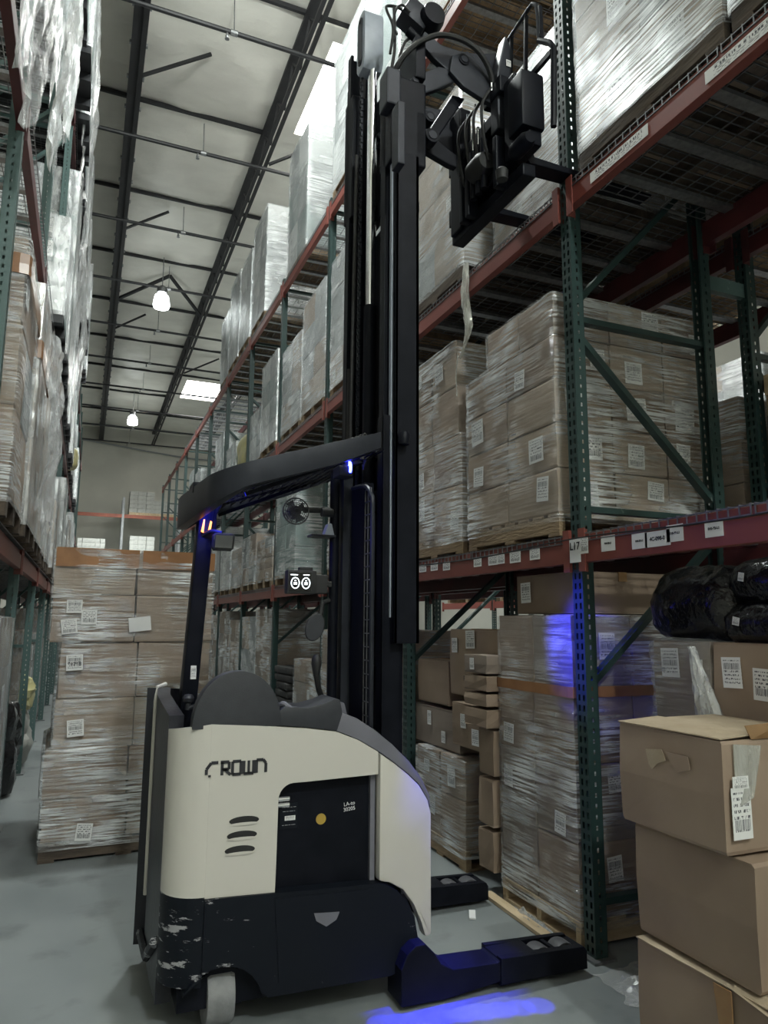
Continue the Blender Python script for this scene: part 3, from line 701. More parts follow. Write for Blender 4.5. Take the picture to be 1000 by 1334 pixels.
# -- floor under the shelf
load('wrapped_pallet_load', 'film-wrapped carton load with amber tape band on the floor beside the green post', 'pallet load', (RC+.62, 3.435, 0), 1.18, .71, [.36, .38, .38, .38], 3, 2, ('kraft1', 'kraft3', 'kraft1'), 'film', pallet='wood_pale', labels=.55, seed=7, group='loads on the floor under the right rack', band=(1.20, 1.255, 'orange_tape'), inset={0: (0, .0, 0, 0)}, along='y')
def loose(name, lab, loc, size, m, rz=0, seed=0, stick=(), tape=True, group='loose cartons', seam='x'):
    """single carton: body with flap seam, tape strip over the seam, labels"""
    r = thing(name, lab, 'carton', loc, rz, group)
    sx, sy, sz = size
    bd = link('box_body', carton_mesh(sx, sy, sz, m, seed % 3), r)
    if tape:
        t = MB().bb((-.028, -sy/2-.004, sz-.004), (.028, sy/2+.004, sz+.002)).bb((-.028, -sy/2-.010, sz*.78), (.028, -sy/2-.004, sz+.002))
        link('packing_tape', t.mesh('packing_tape', M['tape']), r)
    for fc, u, v, w_, h_, i in stick:
        at = {'-X': (-sx/2-.010, -u*sy, v*sz), '-Y': (u*sx, -sy/2-.010, v*sz)}[fc]
        sticker(r, at, fc, w_, h_, i, random.uniform(-.04, .04))
    return r
loose('carton', 'closed brown carton lying on top of the wrapped load beside the green post', (RC+.42, 3.42, 1.632), (.6, .58, .225), 'kraft1', 0, 1, [('-X', -.32, .55, .10, .12, 1)])
loose('carton', 'brown carton on the wrapped floor load, behind the front carton', (RC+1.0, 3.42, 1.632), (.5, .6, .23), 'kraft3', .05, 2)
# loose stack in the far half of that bay
r0 = load('wrapped_pallet_load', 'low loosely wrapped carton load under the loose brown boxes, behind the truck nose', 'pallet load', (RC+.57, 4.62, 0), 1.05, .74, [.30, .26], 2, 2, ('kraft1', 'kraft0'), 'film', labels=.7, seed=8, group='loads on the floor under the right rack')
zt = .127+.56
def at_px(x0, y0, x1, y1, dep, lab, m, seed, stick=(), back=.04, tape=True, X=RC, rz=0):
    """carton whose aisle face fills the photo rectangle on the plane X"""
    a, b_ = px(x0, y0, 'X', X), px(x1, y1, 'X', X); c, d = px(x0, y1, 'X', X), px(x1, y0, 'X', X)
    ymid = (a.y+b_.y)/2; zl, zh = b_.z, (a.z+d.z)/2
    return loose('carton', lab, (X+dep/2+back, ymid, zl), (dep, abs(a.y-b_.y), zh-zl), m, rz, seed, stick, tape)
at_px(583, 918, 622, 982, .5, 'brown carton with two labels at the base of the loose stack behind the truck', 'kraft1', 3, [('-X', -.1, .6, .07, .09, 0), ('-X', .3, .3, .09, .1, 2)])
at_px(523, 922, 582, 984, .5, 'dark brown carton at the truck side of the loose stack base', 'kraft3', 4, [('-X', -.1, .7, .06, .1, 1), ('-X', .2, .3, .06, .08, 2)], back=.10)
at_px(530, 860, 568, 921, .45, 'plain dark brown carton on the loose stack next to the mast', 'kraft1', 5, back=.10)
bigc = at_px(570, 820, 635, 917, .4, 'tall brown carton with printed lettering on the loose stack', 'kraft0', 6, [('-X', -.05, .85, .12, .12, 3), ('-X', -.38, .75, .08, .1, 1)], back=.10)
sxb, syb, szb = .4, 0, 0
for n_, (s_, zz, sz_) in enumerate((('60  80', .52, .05), ('60  40', .42, .05), ('FRAGILE', .27, .045))):
    words(bigc, s_, sz_, M['ink'], (-.2-.008, .05, zz*.43), '-X', .0006)
for n_, (y0, y1, nm) in enumerate(((853, 878, 'topmost'), (879, 901, 'second'), (902, 921, 'third'), (922, 949, 'lowest'))):
    at_px(616, y0, 645, y1, .15, 'small flat brown box, %s of four piled in front of the tall carton' % nm, ['kraft3', 'kraft1', 'kraft0', 'kraft1'][n_], 10+n_, [('-X', -.1, .5, .05, .07, 0)] if n_ == 0 else [], back=-.06, tape=False)
for n_, (y0, y1, nm) in enumerate(((950, 1012, 'upper'), (1014, 1079, 'middle'), (1081, 1138, 'lower'))):
    at_px(624, y0, 643, y1, .35, 'narrow upright brown carton, %s of three beside the wrapped floor load' % nm, ['kraft1', 'kraft0', 'kraft1'][n_], 20+n_, back=.0)
# near bay on the floor: pallet with cartons, black bundles on top
load('wrapped_pallet_load', 'shadowed base load of cartons on a pallet under the labelled cartons at right', 'pallet load', (RC+.72, 2.12, 0), 1.05, 1.16, [.33, .33, .33], 2, 2, ('kraft1', 'kraft3'), None, labels=.3, seed=9, group='loads on the floor under the right rack', pallet='wood_dark')
zb = .127+.99+.006
loose('carton', 'brown carton with handwritten labels under film, below the black bundles near the post', (2.50+.3, 2.50, zb), (.6, .33, .38), 'kraft3', 0, 3, [('-X', -.18, .74, .105, .13, 2), ('-X', .30, .6, .06, .15, 1)], tape=False)
loose('carton', 'brown carton with three white labels in a row, below the black bundles', (2.50+.3, 2.03, zb), (.6, .58, .38), 'kraft0', 0, 4, [('-X', -.33, .68, .095, .125, 1), ('-X', -.07, .58, .10, .125, 0), ('-X', .2, .6, .10, .125, 3)], tape=False)
fm = film_mb([(zb-.02, 2.478, 3.1, 2.33, 2.68), (zb+.38, 2.478, 3.1, 2.33, 2.68)], 96, .03, .012, 5.5)
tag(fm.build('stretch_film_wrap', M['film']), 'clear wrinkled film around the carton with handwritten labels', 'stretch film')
fmt = MB(); pts = []
for i in range(13):
    for j in range(9):
        t, s = i/12, j/8
        y = 2.42-.10*t-.02-(s-.5)*(.03+.16*t); pts.append((2.46-.012*nz(t*7, s*9, 2)-.015*math.sin(s*19), y, zb+.36-.36*t))
fmt.add(pts, [(i*9+j, i*9+j+1, i*9+j+10, i*9+j+9) for i in range(12) for j in range(8)])
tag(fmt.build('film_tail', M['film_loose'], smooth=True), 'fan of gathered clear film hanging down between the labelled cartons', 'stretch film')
def bundle(lab, c, L, r_, seed, ax=(0, 1, 0)):
    """goods bagged in black polythene: lumpy drum with gathered ends"""
    b = MB(); n, k = 40, 26; c = Vector(c); a = Vector(ax).normalized(); u = a.cross(Vector((0, 0, 1))).normalized(); v = u.cross(a)
    vs = []
    for i in range(k+1):
        t = i/k; e = 1-abs(2*t-1)**7
        for j in range(n):
            th = 2*PI*j/n; q = u*math.cos(th)+v*math.sin(th)
            rr = r_*(.25+.75*e)*(1+.10*nz(q.x*2.5+seed, q.z*2.5, t*4)+.05*nz(q.x*9, q.z*9+seed, t*13)+.025*nz(q.x*4+th*3, q.z*20, t*30))
            fl = -.80*r_
            p = q*rr
            if p.z < fl: p.z = fl
            vs.append(c+p+a*L*(t-.5))
    fs = [(i*n+j, i*n+(j+1) % n, (i+1)*n+(j+1) % n, (i+1)*n+j) for i in range(k) for j in range(n)]+[tuple(range(n-1, -1, -1)), tuple(range(k*n, (k+1)*n))]
    rt = thing('black_bundle', lab, 'bundle', (c.x, c.y, c.z-.8*r_))
    b.add(vs, fs).build('polythene_wrap', M['black_poly'], rt, smooth=True)
    return rt
ztop = zb+.38
b1 = bundle('large black polythene bundle on the labelled cartons, rounded end towards the post', (2.72, 2.52, ztop+.155), .56, .19, 1)
b2 = bundle('upper black polythene bag with a small tag, at the picture edge', (2.66, 2.05, ztop+.255), .55, .10, 2)
b3 = bundle('lower black polythene bag with a small tag, at the picture edge', (2.62, 2.08, ztop+.075), .5, .095, 3)
sticker(b2, (-.105, .15, .10), '-X', .028, .036, 0, .2); sticker(b3, (-.1, .13, .09), '-X', .034, .034, 0, .2)
# three big loose cartons in front of the rack, in the aisle
def big(lab, x, y0, y1, z0, z1, dep, m, seed, stick, rz=0):
    return loose('carton', lab, (x+dep/2, (y0+y1)/2, z0), (dep, y1-y0, z1-z0), m, rz, seed, stick, tape=False)
bI = big('bottom brown carton of the aisle stack of three, pale flap on top', 1.97, 1.55, 2.26, 0, .43, .55, 'kraft1', 0, [('-X', .12, .16, .08, .08, 2)])
bH = big('middle plain brown carton of the stack of three by the picture edge', 1.985, 1.74, 2.26, .455, .835, .5, 'kraft1', 1, [])
bG = big('top brown carton of the stack of three, torn patch and shipping label', 1.945, 1.80, 2.28, .845, 1.20, .5, 'kraft0', 2, [])
def flap(root, pts, m='kraft_flap', name='carton_flap', th=.004):
    b = MB(); n = len(pts); P = [Vector(p) for p in pts]; nn = (P[1]-P[0]).cross(P[2]-P[0]).normalized()*th
    b.add([p for p in P]+[p+nn for p in P], [tuple(range(n)), tuple(range(2*n-1, n-1, -1))]+[(i, (i+1) % n, (i+1) % n+n, i+n) for i in range(n)])
    return b.build(name, M[m], root)
flap(bI, [(1.965, 2.26, .43), (1.972, 1.56, .434), (2.10, 1.58, .452), (2.12, 2.22, .446)])
flap(bI, [(1.960, 1.90, .432), (1.962, 1.86, .12), (1.962, 1.83, .12), (1.960, 1.83, .434)], 'tape', 'packing_tape')
flap(bI, [(1.965, 1.83, .436), (1.962, 1.57, .40), (2.02, 1.57, .45), (2.02, 1.86, .45)])
flap(bG, [(1.94, 2.28, 1.202), (1.945, 1.80, 1.204), (2.16, 1.80, 1.215), (2.14, 2.28, 1.212)])
flap(bG, [(2.18, 2.28, 1.206), (2.17, 1.80, 1.208), (2.44, 1.80, 1.206), (2.44, 2.28, 1.206)])
flap(bG, [(2.08, 1.795, 1.20), (2.05, 1.79, 1.245), (2.22, 1.77, 1.255), (2.25, 1.795, 1.20)], 'tape', 'torn_tape')
flap(bG, [(1.99, 1.792, 1.19), (1.985, 1.789, .99), (2.06, 1.786, 1.02), (2.11, 1.787, 1.18)], 'film_tail', 'torn_film')
flap(bG, [(1.934, 2.13, 1.125), (1.932, 2.115, 1.075), (1.932, 2.10, 1.06), (1.932, 2.07, 1.085), (1.932, 2.03, 1.10), (1.934, 2.05, 1.135)], 'kraft_flap', 'torn_patch', .002)
flap(bG, [(1.934, 2.03, 1.13), (1.932, 1.98, 1.07), (1.932, 1.92, 1.09), (1.934, 1.93, 1.13)], 'kraft0', 'torn_liner', .002)
sticker(bG, (-.21+.02, -.25-.004, .13), '-Y', .085, .16, 0, 0); sticker(bG, (-.21+.02, -.25-.006, .225), '-Y', .07, .04, 3)
# film scraps and litter on the floor
def scrap(lab, c, w_, h_, seed, mk='film_loose', hh=.05):
    b = MB(); n = 22; vs = []
    for i in range(n+1):
        for j in range(n+1):
            u, v = i/n-.5, j/n-.5; f = max(0, 1-(u*u+v*v)*3.2)
            vs.append((c[0]+u*w_*(1+.3*nz(v*4, seed, 1)), c[1]+v*h_*(1+.3*nz(u*4, seed, 5)), .003+f*hh*abs(nz(u*7+seed, v*7, 2)+.5*nz(u*19, v*19, seed))))
    b.add(vs, [(i*(n+1)+j, i*(n+1)+j+1, (i+1)*(n+1)+j+1, (i+1)*(n+1)+j) for i in range(n) for j in range(n)])
    return tag(b.build('film_scrap', M[mk], smooth=True), lab, 'film scrap')
scrap('crumpled clear film lying on the floor at the foot of the green post', (2.44, 2.72, 0), .42, .30, 3)
scrap('crumpled film trapped along the pallet edge by the wrapped floor load', (2.30, 3.45, 0), .10, .45, 4, hh=.06)
pp = px(615, 1193, 'Z', 0); tag(MB().box((pp.x, pp.y, .006), (.035, .11, .008), Matrix.Rotation(-.5, 3, 'Z')).build('paper_scrap', M['paper']), 'torn white paper scrap on the floor behind the truck leg', 'litter')
pp = px(690, 1195, 'Z', 0); tag(MB().box((2.27, 3.45, .012), (.06, .85, .02), Matrix.Rotation(-.03, 3, 'Z')).build('loose_plank', M['wood_pale'], bevel=.002), 'loose pale pallet plank on the floor beside the wrapped load', 'plank')
# film tail hanging from the middle shelf
def tail(lab, path, w0, seed, mk='film_tail', wf=None):
    P = smooth_pts(path, 8); b = MB(); vs = []; m_ = 9
    for i, p in enumerate(P):
        t = i/(len(P)-1); wd = w0*(wf(t) if wf else (1.1-.3*t))
        for j in range(m_+1):
            a = 2*PI*j/m_; r_ = wd*(1+.45*nz(math.cos(a)*2+seed, math.sin(a)*2, t*9))
            vs.append((p.x+math.cos(a)*r_*.55, p.y+math.sin(a)*r_, p.z+.02*nz(a, t*8, seed)))
    n = m_+1
    b.add(vs, [(i*n+j, i*n+j+1, (i+1)*n+j+1, (i+1)*n+j) for i in range(len(P)-1) for j in range(m_)])
    return tag(b.build('film_tail', M[mk], smooth=True), lab, 'stretch film')
q = [px(x, y, 'X', RX-.035) for x, y in ((607, 344), (605, 375), (607, 400), (610, 425), (604, 455), (598, 466))]
tail('twisted yellowish film tail hanging from the middle red beam', [tuple(p) for p in q], .035, 1, wf=lambda t: .75+.5*math.sin(PI*min(1, t*1.3))-.5*t**4)
q = [px(x, y, 'X', RX-.03) for x, y in ((596, 462), (594, 490), (595, 516))]
tail('thin film strand hanging below the twisted tail', [tuple(p) for p in q], .006, 2)

# -- the rest of the right rack
def bay_label(kind, l, k, h, side='right'):
    lv = ['floor under', 'lowest shelf of', 'middle shelf of', 'top shelf of'][l]
    return '%s, %s the %s rack, %s bay, %s pallet' % (kind, lv, side, ORD[k], ['near', 'far'][h])
rnd = random.Random(42)
def fill(k, h, l, top, kinds=None, film=None, W=.95, D=1.12, n=None, seed=None, fine=False, pal='wood', labels=.35):
    s = seed or (k*100+h*10+l)
    R_ = random.Random(s)
    mats, nm = kinds or R_.choice([(BROWN, 'film-wrapped brown carton load'), (PALE, 'film-wrapped pale carton load'), (GREY, 'film-wrapped grey load')])
    z0 = 0 if l == 0 else LV[l-1]+.012
    rows = n or R_.choice((3, 4)); hh = (top-z0-.127)/rows
    return load('wrapped_pallet_load', bay_label(nm, l, k, h), 'pallet load', (RC+D/2+R_.uniform(0, .06), RY[k]+.56+h*1.03, z0), D, W, [hh]*rows, 2, 2, mats, film or R_.choice(('film_dense', 'film_dense', 'film')), pallet=pal, detail=False, labels=labels, seed=s, fine=fine, group='loads in the right rack', faces=('-X',))
KB = (BROWN, 'film-wrapped brown carton load'); KP = (PALE, 'film-wrapped pale carton load'); KG = (GREY, 'film-wrapped grey load'); KW = (WHITE, 'film-wrapped white load')
# top shelf
for k, h, top, kd, fm_ in ((1, 0, 7.9, KP, 'film_dense'), (1, 1, 8.0, KB, 'film_dense'), (2, 0, 8.1, KG, 'film_dense'), (2, 1, 8.2, KG, 'film_dense'), (3, 1, 8.3, KG, 'film_dense'), (4, 1, 8.3, KW, 'film_dense'), (5, 0, 8.1, KW, 'film_loose'), (5, 1, 8.2, KG, 'film_loose'), (6, 0, 7.9, KG, 'film_loose'), (0, 1, 7.8, KB, 'film_dense')):
    fill(k, h, 3, top, kd, fm_, fine=k < 5)
# middle shelf
for k, h, top, kd, fm_ in ((2, 0, 5.5, KG, 'film_dense'), (2, 1, 5.6, KP, 'film_dense'), (3, 0, 5.55, KP, 'film_dense'), (3, 1, 5.3, KP, 'film_dense'), (4, 0, 5.45, KG, 'film_loose'), (4, 1, 4.95, KG, 'film_loose'), (5, 1, 4.85, KG, 'film_dense'), (6, 0, 5.3, KG, 'film_dense'), (7, 1, 5.2, KW, 'film'), (8, 0, 5.4, KG, 'film_dense')):
    fill(k, h, 2, top, kd, fm_, fine=k < 5)
# lowest shelf
for k, h, top, kd, fm_ in ((2, 0, 3.2, KB, 'film'), (2, 1, 3.4, KB, 'film'), (3, 1, 3.45, (('teal_box',), 'film-wrapped tall teal-grey load'), 'film'), (4, 0, 2.75, KP, 'film'), (4, 1, 2.9, KP, 'film'), (5, 0, 2.8, KP, 'film_dense'), (5, 1, 2.9, KW, 'film_dense'), (6, 0, 3.4, KG, 'film_dense'), (7, 0, 3.2, KG, 'film_dense'), (8, 1, 3.2, KW, 'film')):
    fill(k, h, 1, top, kd, fm_, fine=k < 6)
# floor
for k, h, top, kd, fm_ in ((2, 0, 1.3, KB, 'film'), (2, 1, 1.5, KB, 'film'), (3, 0, 1.15, KB, 'film'), (4, 0, 1.75, KB, 'film'), (4, 1, 1.65, KP, 'film'), (5, 0, 1.6, KB, 'film'), (5, 1, 1.75, KB, 'film'), (6, 0, 1.6, KB, 'film'), (6, 1, 1.5, KP, 'film'), (7, 0, 1.7, KB, 'film'), (8, 0, 1.6, KB, 'film')):
    fill(k, h, 0, top, kd, fm_, fine=k < 6)
# yellow bagged bundle on the middle shelf
def lump(name, lab, c, d, m, seed, cat='bundle', film=None, sq=4.0, amp=.10):
    b = MB(); n, k = 28, 18; vs = []
    for i in range(k+1):
        ph = -PI/2+PI*i/k
        for j in range(n):
            th = 2*PI*j/n
            cx, cy, cz = math.cos(ph)*math.cos(th), math.cos(ph)*math.sin(th), math.sin(ph)
            q = (abs(cx)**sq+abs(cy)**sq+abs(cz)**sq)**(-1/sq)
            q *= 1+amp*nz(cx*2+seed, cy*2, cz*2)+amp*.5*nz(cx*6, cy*6+seed, cz*6)
            vs.append((c[0]+cx*q*d[0]/2, c[1]+cy*q*d[1]/2, max(c[2]+cz*q*d[2]/2, c[2]-d[2]/2*.97)))
    b.add(vs, [(i*n+j, i*n+(j+1) % n, (i+1)*n+(j+1) % n, (i+1)*n+j) for i in range(k) for j in range(n)])
    return tag(b.build(name, M[m], smooth=True), lab, cat)
lump('yellow_bundle', 'yellowish bagged bundle on the middle shelf of the right rack above the truck guard', (RC+.5, RY[5]+.55, LV[1]+.45), (1.0, .95, .88), 'yellow_cloth', 3)
# stack of dark pads seen past the truck controls
pd = MB()
for i in range(6):
    tag(MB().box((RC+.32, 9.0, .49+i*.095), (.55, .66, .085), Matrix.Rotation(random.uniform(-.06, .06), 3, 'Z')).build('folded_pad', M['dark_fabric'], bevel=.02, smooth=True), 'folded dark pad, %s from the top of the pile past the truck controls' % ORD[5-i], 'pad', 'folded dark pads')
tag(MB().bb((RC+.04, 8.68, .10), (RC+.60, 9.32, .545)).build('pad_crate', M['kraft3'], bevel=.01), 'plain dark carton carrying the pile of folded pads', 'carton').location.z = -.098
# -- second row goods
def fill2(k, h, l, top, kinds, nm, film, D=1.05, W=.92, rows=3):
    z0 = 0 if l == 0 else LV[l-1]+.012
    return load('wrapped_pallet_load', nm, 'pallet load', (R2X+.02+D/2, RY[k]+.56+h*1.03, z0), D, W, [(top-z0-.127)/rows]*rows, 2, 2, kinds, film, detail=False, fine=False, labels=.5, seed=900+k*10+h+l*3, faces=('-X',), group='loads in the second rack row')
fill2(1, 0, 2, 5.4, WHITE, 'white wrapped load in the second row, middle shelf, behind the green post', 'film_dense')
fill2(0, 1, 2, 5.5, ('kraft2',), 'pale brown carton load in the second row, middle shelf, by the spacer bar', None)
fill2(0, 0, 2, 5.2, ('red_box',), 'crimson carton load in the second row, middle shelf, at the picture edge', None)
fill2(1, 1, 2, 5.3, BROWN, 'brown carton load in the second row, middle shelf, behind the mast attachment', 'film')
fill2(1, 0, 1, 3.0, BROWN, 'brown wrapped load in the second row, lowest shelf, hidden behind the wrapped load', 'film')
fill2(1, 1, 1, 3.4, PALE, 'pale wrapped load in the second row, lowest shelf, beyond the mast', 'film_dense')
fill2(1, 0, 0, 1.5, BROWN, 'brown wrapped load on the floor of the second row, behind the tape-banded load', 'film')
fill2(2, 0, 0, 1.35, BROWN, 'brown wrapped load on the floor of the second row, third bay', 'film')
fill2(0, 1, 0, 1.2, BROWN, 'brown wrapped load on the floor of the second row, near bay', 'film')
for i in range(8):
    r = thing('empty_pallet', 'empty wooden pallet, %s from the bottom of the pile in the second row' % ORD[i], 'pallet', (R2X+.55, RY[0]+1.58+.01*(i % 2), LV[0]+.012+i*.128), .02*(i % 3-1), 'pile of empty pallets')
    add_pallet(r, 1.05, .95, ['wood', 'wood_pale', 'wood_dark'][i % 3], True)
# -- rack row across the next aisle
R3X = 8.2
for k in range(6):
    y = 1.5+2.4*k
    upright(R3X, y, 'green upright of the rack across the next aisle, %s from the front' % ORD[k], group='uprights across the next aisle')
    for l in range(2):
        beam(R3X-.012, y+.043, LV[l], 'red beam across the next aisle, %s level, %s bay' % (LVN[l], ORD[k]), L=2.4-.086, body=beam_mesh(2.4-.086, .145, M['red']), group='beams across the next aisle')
    for l in range(3):
        z0 = 0 if l == 0 else LV[l-1]+.012
        load('wrapped_pallet_load', 'wrapped pale load across the next aisle, %s, %s bay' % (['floor', 'lowest shelf', 'middle shelf'][l], ORD[k]), 'pallet load', (R3X+.58, y+1.2, z0), 1.1, 1.9, [.38]*3, 1, 3, (WHITE, PALE, BROWN)[(k+l) % 3], 'film_dense', detail=False, fine=False, labels=.2, seed=1200+k*3+l, faces=('-X',), group='loads across the next aisle')
# -- pallet load standing in the aisle behind the truck
J = load('wrapped_pallet_load', 'tall film-wrapped stack of brown cartons standing in the aisle behind the truck', 'pallet load', (.335, 5.95, 0), 1.06, 1.06, [.27, .32, .33, .38, .33, .325], 2, 2, ('kraft0', 'kraft2', 'kraft0'), 'film', pallet='wood_dark', inset={0: (0, 0, 0, 0), 1: (-.01, 0, 0, 0), 2: (.035, 0, .02, 0), 3: (.04, 0, .02, 0), 4: (-.03, 0, 0, 0), 5: (-.035, 0, 0, 0)}, labels=0, seed=77, rz=.03, along='y')
for (x, y, w_, h_, i) in ((97, 790, .10, .09, 1), (116, 804, .10, .10, 0), (90, 816, .10, .10, 3), (182, 813, .15, .10, -1), (97, 863, .105, .105, 1), (98, 948, .105, .11, 2), (109, 1083, .10, .11, 0), (198, 1056, .10, .10, 3)):
    p = px(x, y, 'Y', 5.405); o = sticker(J, (0, 0, 0), '-Y', w_, h_, i, random.uniform(-.15, .15))
    cz = Matrix.Rotation(-.03, 3, 'Z') @ (p-Vector((.335, 5.95, 0)))
    o.location = (cz.x, -.556, cz.z)
    if (x, y) == (97, 863): words(o, '91768', .034, M['ink'], (0, -.003, -.01), '-Y', .001)
# brown tape on the two top cartons
for n_, (x0, x1) in enumerate(((-.555, -.01), (.015, .53))):
    MB_ = MB().bb((x0, -.5445, 1.945), (x1, -.5425, 2.078)); link('tape_band', MB_.mesh('tape_band', M['orange_tape']), J)
# -- left rack goods
LC = LX+.03
def fillL(k, h, l, top, kinds, nm, film, D=1.12, W=.96, rows=4, fine=False, band=None, ox=0, labels=.5):
    z0 = 0 if l == 0 else LLV[l-1]+.012
    return load('wrapped_pallet_load', bay_label(nm, l, k, h, 'left'), 'pallet load', (LC-D/2+ox, LY[k]+.56+h*1.03, z0), D, W, [(top-z0-.127)/rows]*rows, 2, 2, kinds, film, pallet='wood_dark' if l < 2 else 'black_plastic_pallet', detail=False, fine=fine, labels=labels, seed=2000+k*100+h*10+l, faces=('+X', '-Y'), group='loads in the left rack', band=band, lw=(.12, .18))
fillL(1, 0, 1, 3.75, PALE, 'large film-wrapped grey-brown carton load', 'film', rows=3, fine=True, ox=.04, band=(1.38, 1.50, 'orange_tape'))
fillL(1, 1, 1, 3.95, PALE, 'film-wrapped pale carton load', 'film_loose', rows=3, fine=True, ox=.06, band=(1.25, 1.38, 'orange_tape'))
fillL(2, 0, 1, 4.0, PALE, 'film-wrapped pale carton load', 'film_loose', fine=True, ox=.05)
fillL(2, 1, 1, 3.6, GREY, 'film-wrapped grey load', 'film_loose', fine=True, ox=.03)
for k in range(3, 9):
    for h in (0, 1):
        fillL(k, h, 1, rnd.uniform(3.2, 4.1), rnd.choice((PALE, GREY, WHITE)), 'film-wrapped load', rnd.choice(('film_loose', 'film_dense')), ox=rnd.uniform(0, .10))
for k in range(1, 9):
    for h in (0, 1):
        if (k, h) in ((1, 1), (2, 0), (1, 0)): continue
        fillL(k, h, 2, rnd.uniform(5.6, 6.9), rnd.choice((GREY, WHITE)), 'film-wrapped pale load', 'film_loose', ox=rnd.uniform(.0, .10), fine=k < 4)
for k in range(2, 8):
    for h in (0, 1): fillL(k, h, 3, rnd.uniform(8.6, 9.2), rnd.choice((GREY, WHITE)), 'film-wrapped white load', 'film_loose', ox=rnd.uniform(.04, .16), fine=k < 4)
for k in range(3, 6):
    for h in (0, 1): fillL(k, h, 0, rnd.uniform(1.2, 1.75), BROWN, 'film-wrapped shadowed load', 'film_loose', ox=-.12)
fillL(1, 1, 0, 1.6, BROWN, 'film-wrapped shadowed load', 'film_loose', ox=-.04, fine=True)
# sheets of loose film draped over the left rack
def drape(lab, y0, y1, z0, z1, x, bulge, seed, rag=.35):
    b = MB(); n, m_ = 40, 46; vs = []
    for i in range(m_+1):
        for j in range(n+1):
            u, v = j/n, i/m_
            y = y0+(y1-y0)*u; bot = z0+rag*(nz(u*4, seed, 0)+.6*nz(u*11, seed, 4)); z = z1+(bot-z1)*v
            xx = x+bulge*math.sin(PI*min(1, v*1.05))*(.6+.4*nz(u*3+seed, v*3, 1))+.07*nz(u*9+seed, v*2.5, 2)+.03*nz(u*24, v*6, seed)+.012*nz(u*50, v*30, seed)
            vs.append((xx, y+.05*nz(u*5, v*8, seed+3), z))
    b.add(vs, [(i*(n+1)+j, i*(n+1)+j+1, (i+1)*(n+1)+j+1, (i+1)*(n+1)+j) for i in range(m_) for j in range(n)])
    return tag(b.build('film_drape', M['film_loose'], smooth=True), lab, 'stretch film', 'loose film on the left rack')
drape('crumpled white film sheet hanging in the upper left corner, nearest the camera', 2.75, 4.05, 4.15, 6.3, -.44, .08, 1)
drape('crumpled white film sheet hanging over the dark red beam, upper left', 4.35, 5.45, 4.95, 7.0, -.42, .08, 2, .5)
drape('crumpled white film sheet beside the pale green post, upper left', 5.55, 6.25, 5.6, 7.4, -.41, .05, 3, .4)
drape('loose film bulging from the top shelf of the left rack towards the aisle', 8.7, 10.4, 7.4, 9.9, -.41, .13, 4, .5)
drape('loose film hanging below the red top beam of the left rack', 10.5, 11.9, 5.9, 8.0, -.41, .11, 5, .5)
drape('loose film bulging at mid height of the left rack, farther along', 12.1, 14.2, 5.6, 7.8, -.40, .11, 6, .5)
drape('loose clear film hanging over the wrapped load on the lowest left shelf', 5.3, 6.2, 2.3, 3.6, -.32, .05, 7, .3)
lump('black_sack', 'black sack slumped on the floor under the left rack behind the second post', (-.75, 7.6, .42), (.5, .6, .84), 'black_poly', 11, 'sack', amp=.3)
lump('white_sack', 'pale woven sack on the floor under the left rack, beside the black sack', (-.70, 8.95, .30), (.45, .5, .60), 'bag', 12, 'sack', amp=.28)
lump('yellow_sack', 'dull yellow sack on top of the pale sack under the left rack', (-.68, 8.95, .78), (.42, .5, .36), 'yellow_cloth', 13, 'sack', amp=.28)
# things at the far end of the left rack
tag(MB().lathe([(.25, 0), (.29, .05), (.29, .28), (.30, .30), (.29, .32), (.29, .58), (.30, .60), (.29, .62), (.29, .82), (.26, .88)], (-.35, 31.5, 0), 20).build('blue_drum', M['blue_drum'], smooth=True), 'blue plastic drum high up at the far end of the left rack', 'drum').location.z = 0
lump('yellow_bundle', 'pale yellow bagged bundle on the far left rack shelf', (-.50, 15.2, 4.75), (.36, .45, .45), 'yellow_cloth', 8)
# sacks on the back wall rack
for n_, (x, z0, nx_, rows) in enumerate(((-.2, 4.3, 3, 4), (1.95+.2, 6.4, 3, 5), (2.25, 4.3, 3, 5), (3.2, 6.4, 2, 3), (.35, 4.3, 3, 4))):
    load('sack_pallet_load', ['pallet of white sacks low on the back wall rack, leftmost', 'tall pallet of white sacks on the upper back wall shelf', 'pallet of white sacks below the tall sack pallet', 'low pallet of cream sacks on the upper back wall shelf, right end', 'pallet of white sacks, second from the left on the low back shelf'][n_], 'pallet load', (x, 35.1, z0), .62 if n_ in (0, 4) else 1.1, 1.0, [.2]*rows, nx_, 2, ('bag',), None, pallet='wood_pale', detail=False, labels=0, seed=500+n_, group='sack pallets on the back wall rack', jit=.08)
# ---------------------------------------------------------------- reach truck
T = thing('reach_truck', 'cream and black stand-up reach truck with raised mast and overhead guard', 'forklift', (.9, 3.44, 0))
N, F = 2.98, 3.90        # near and far side planes
def P2(pts, Y):          # photo outline -> (X, Z) on the plane Y
    return [(p.x, p.z) for p in (px(x, y, 'Y', Y) for x, y in pts)]
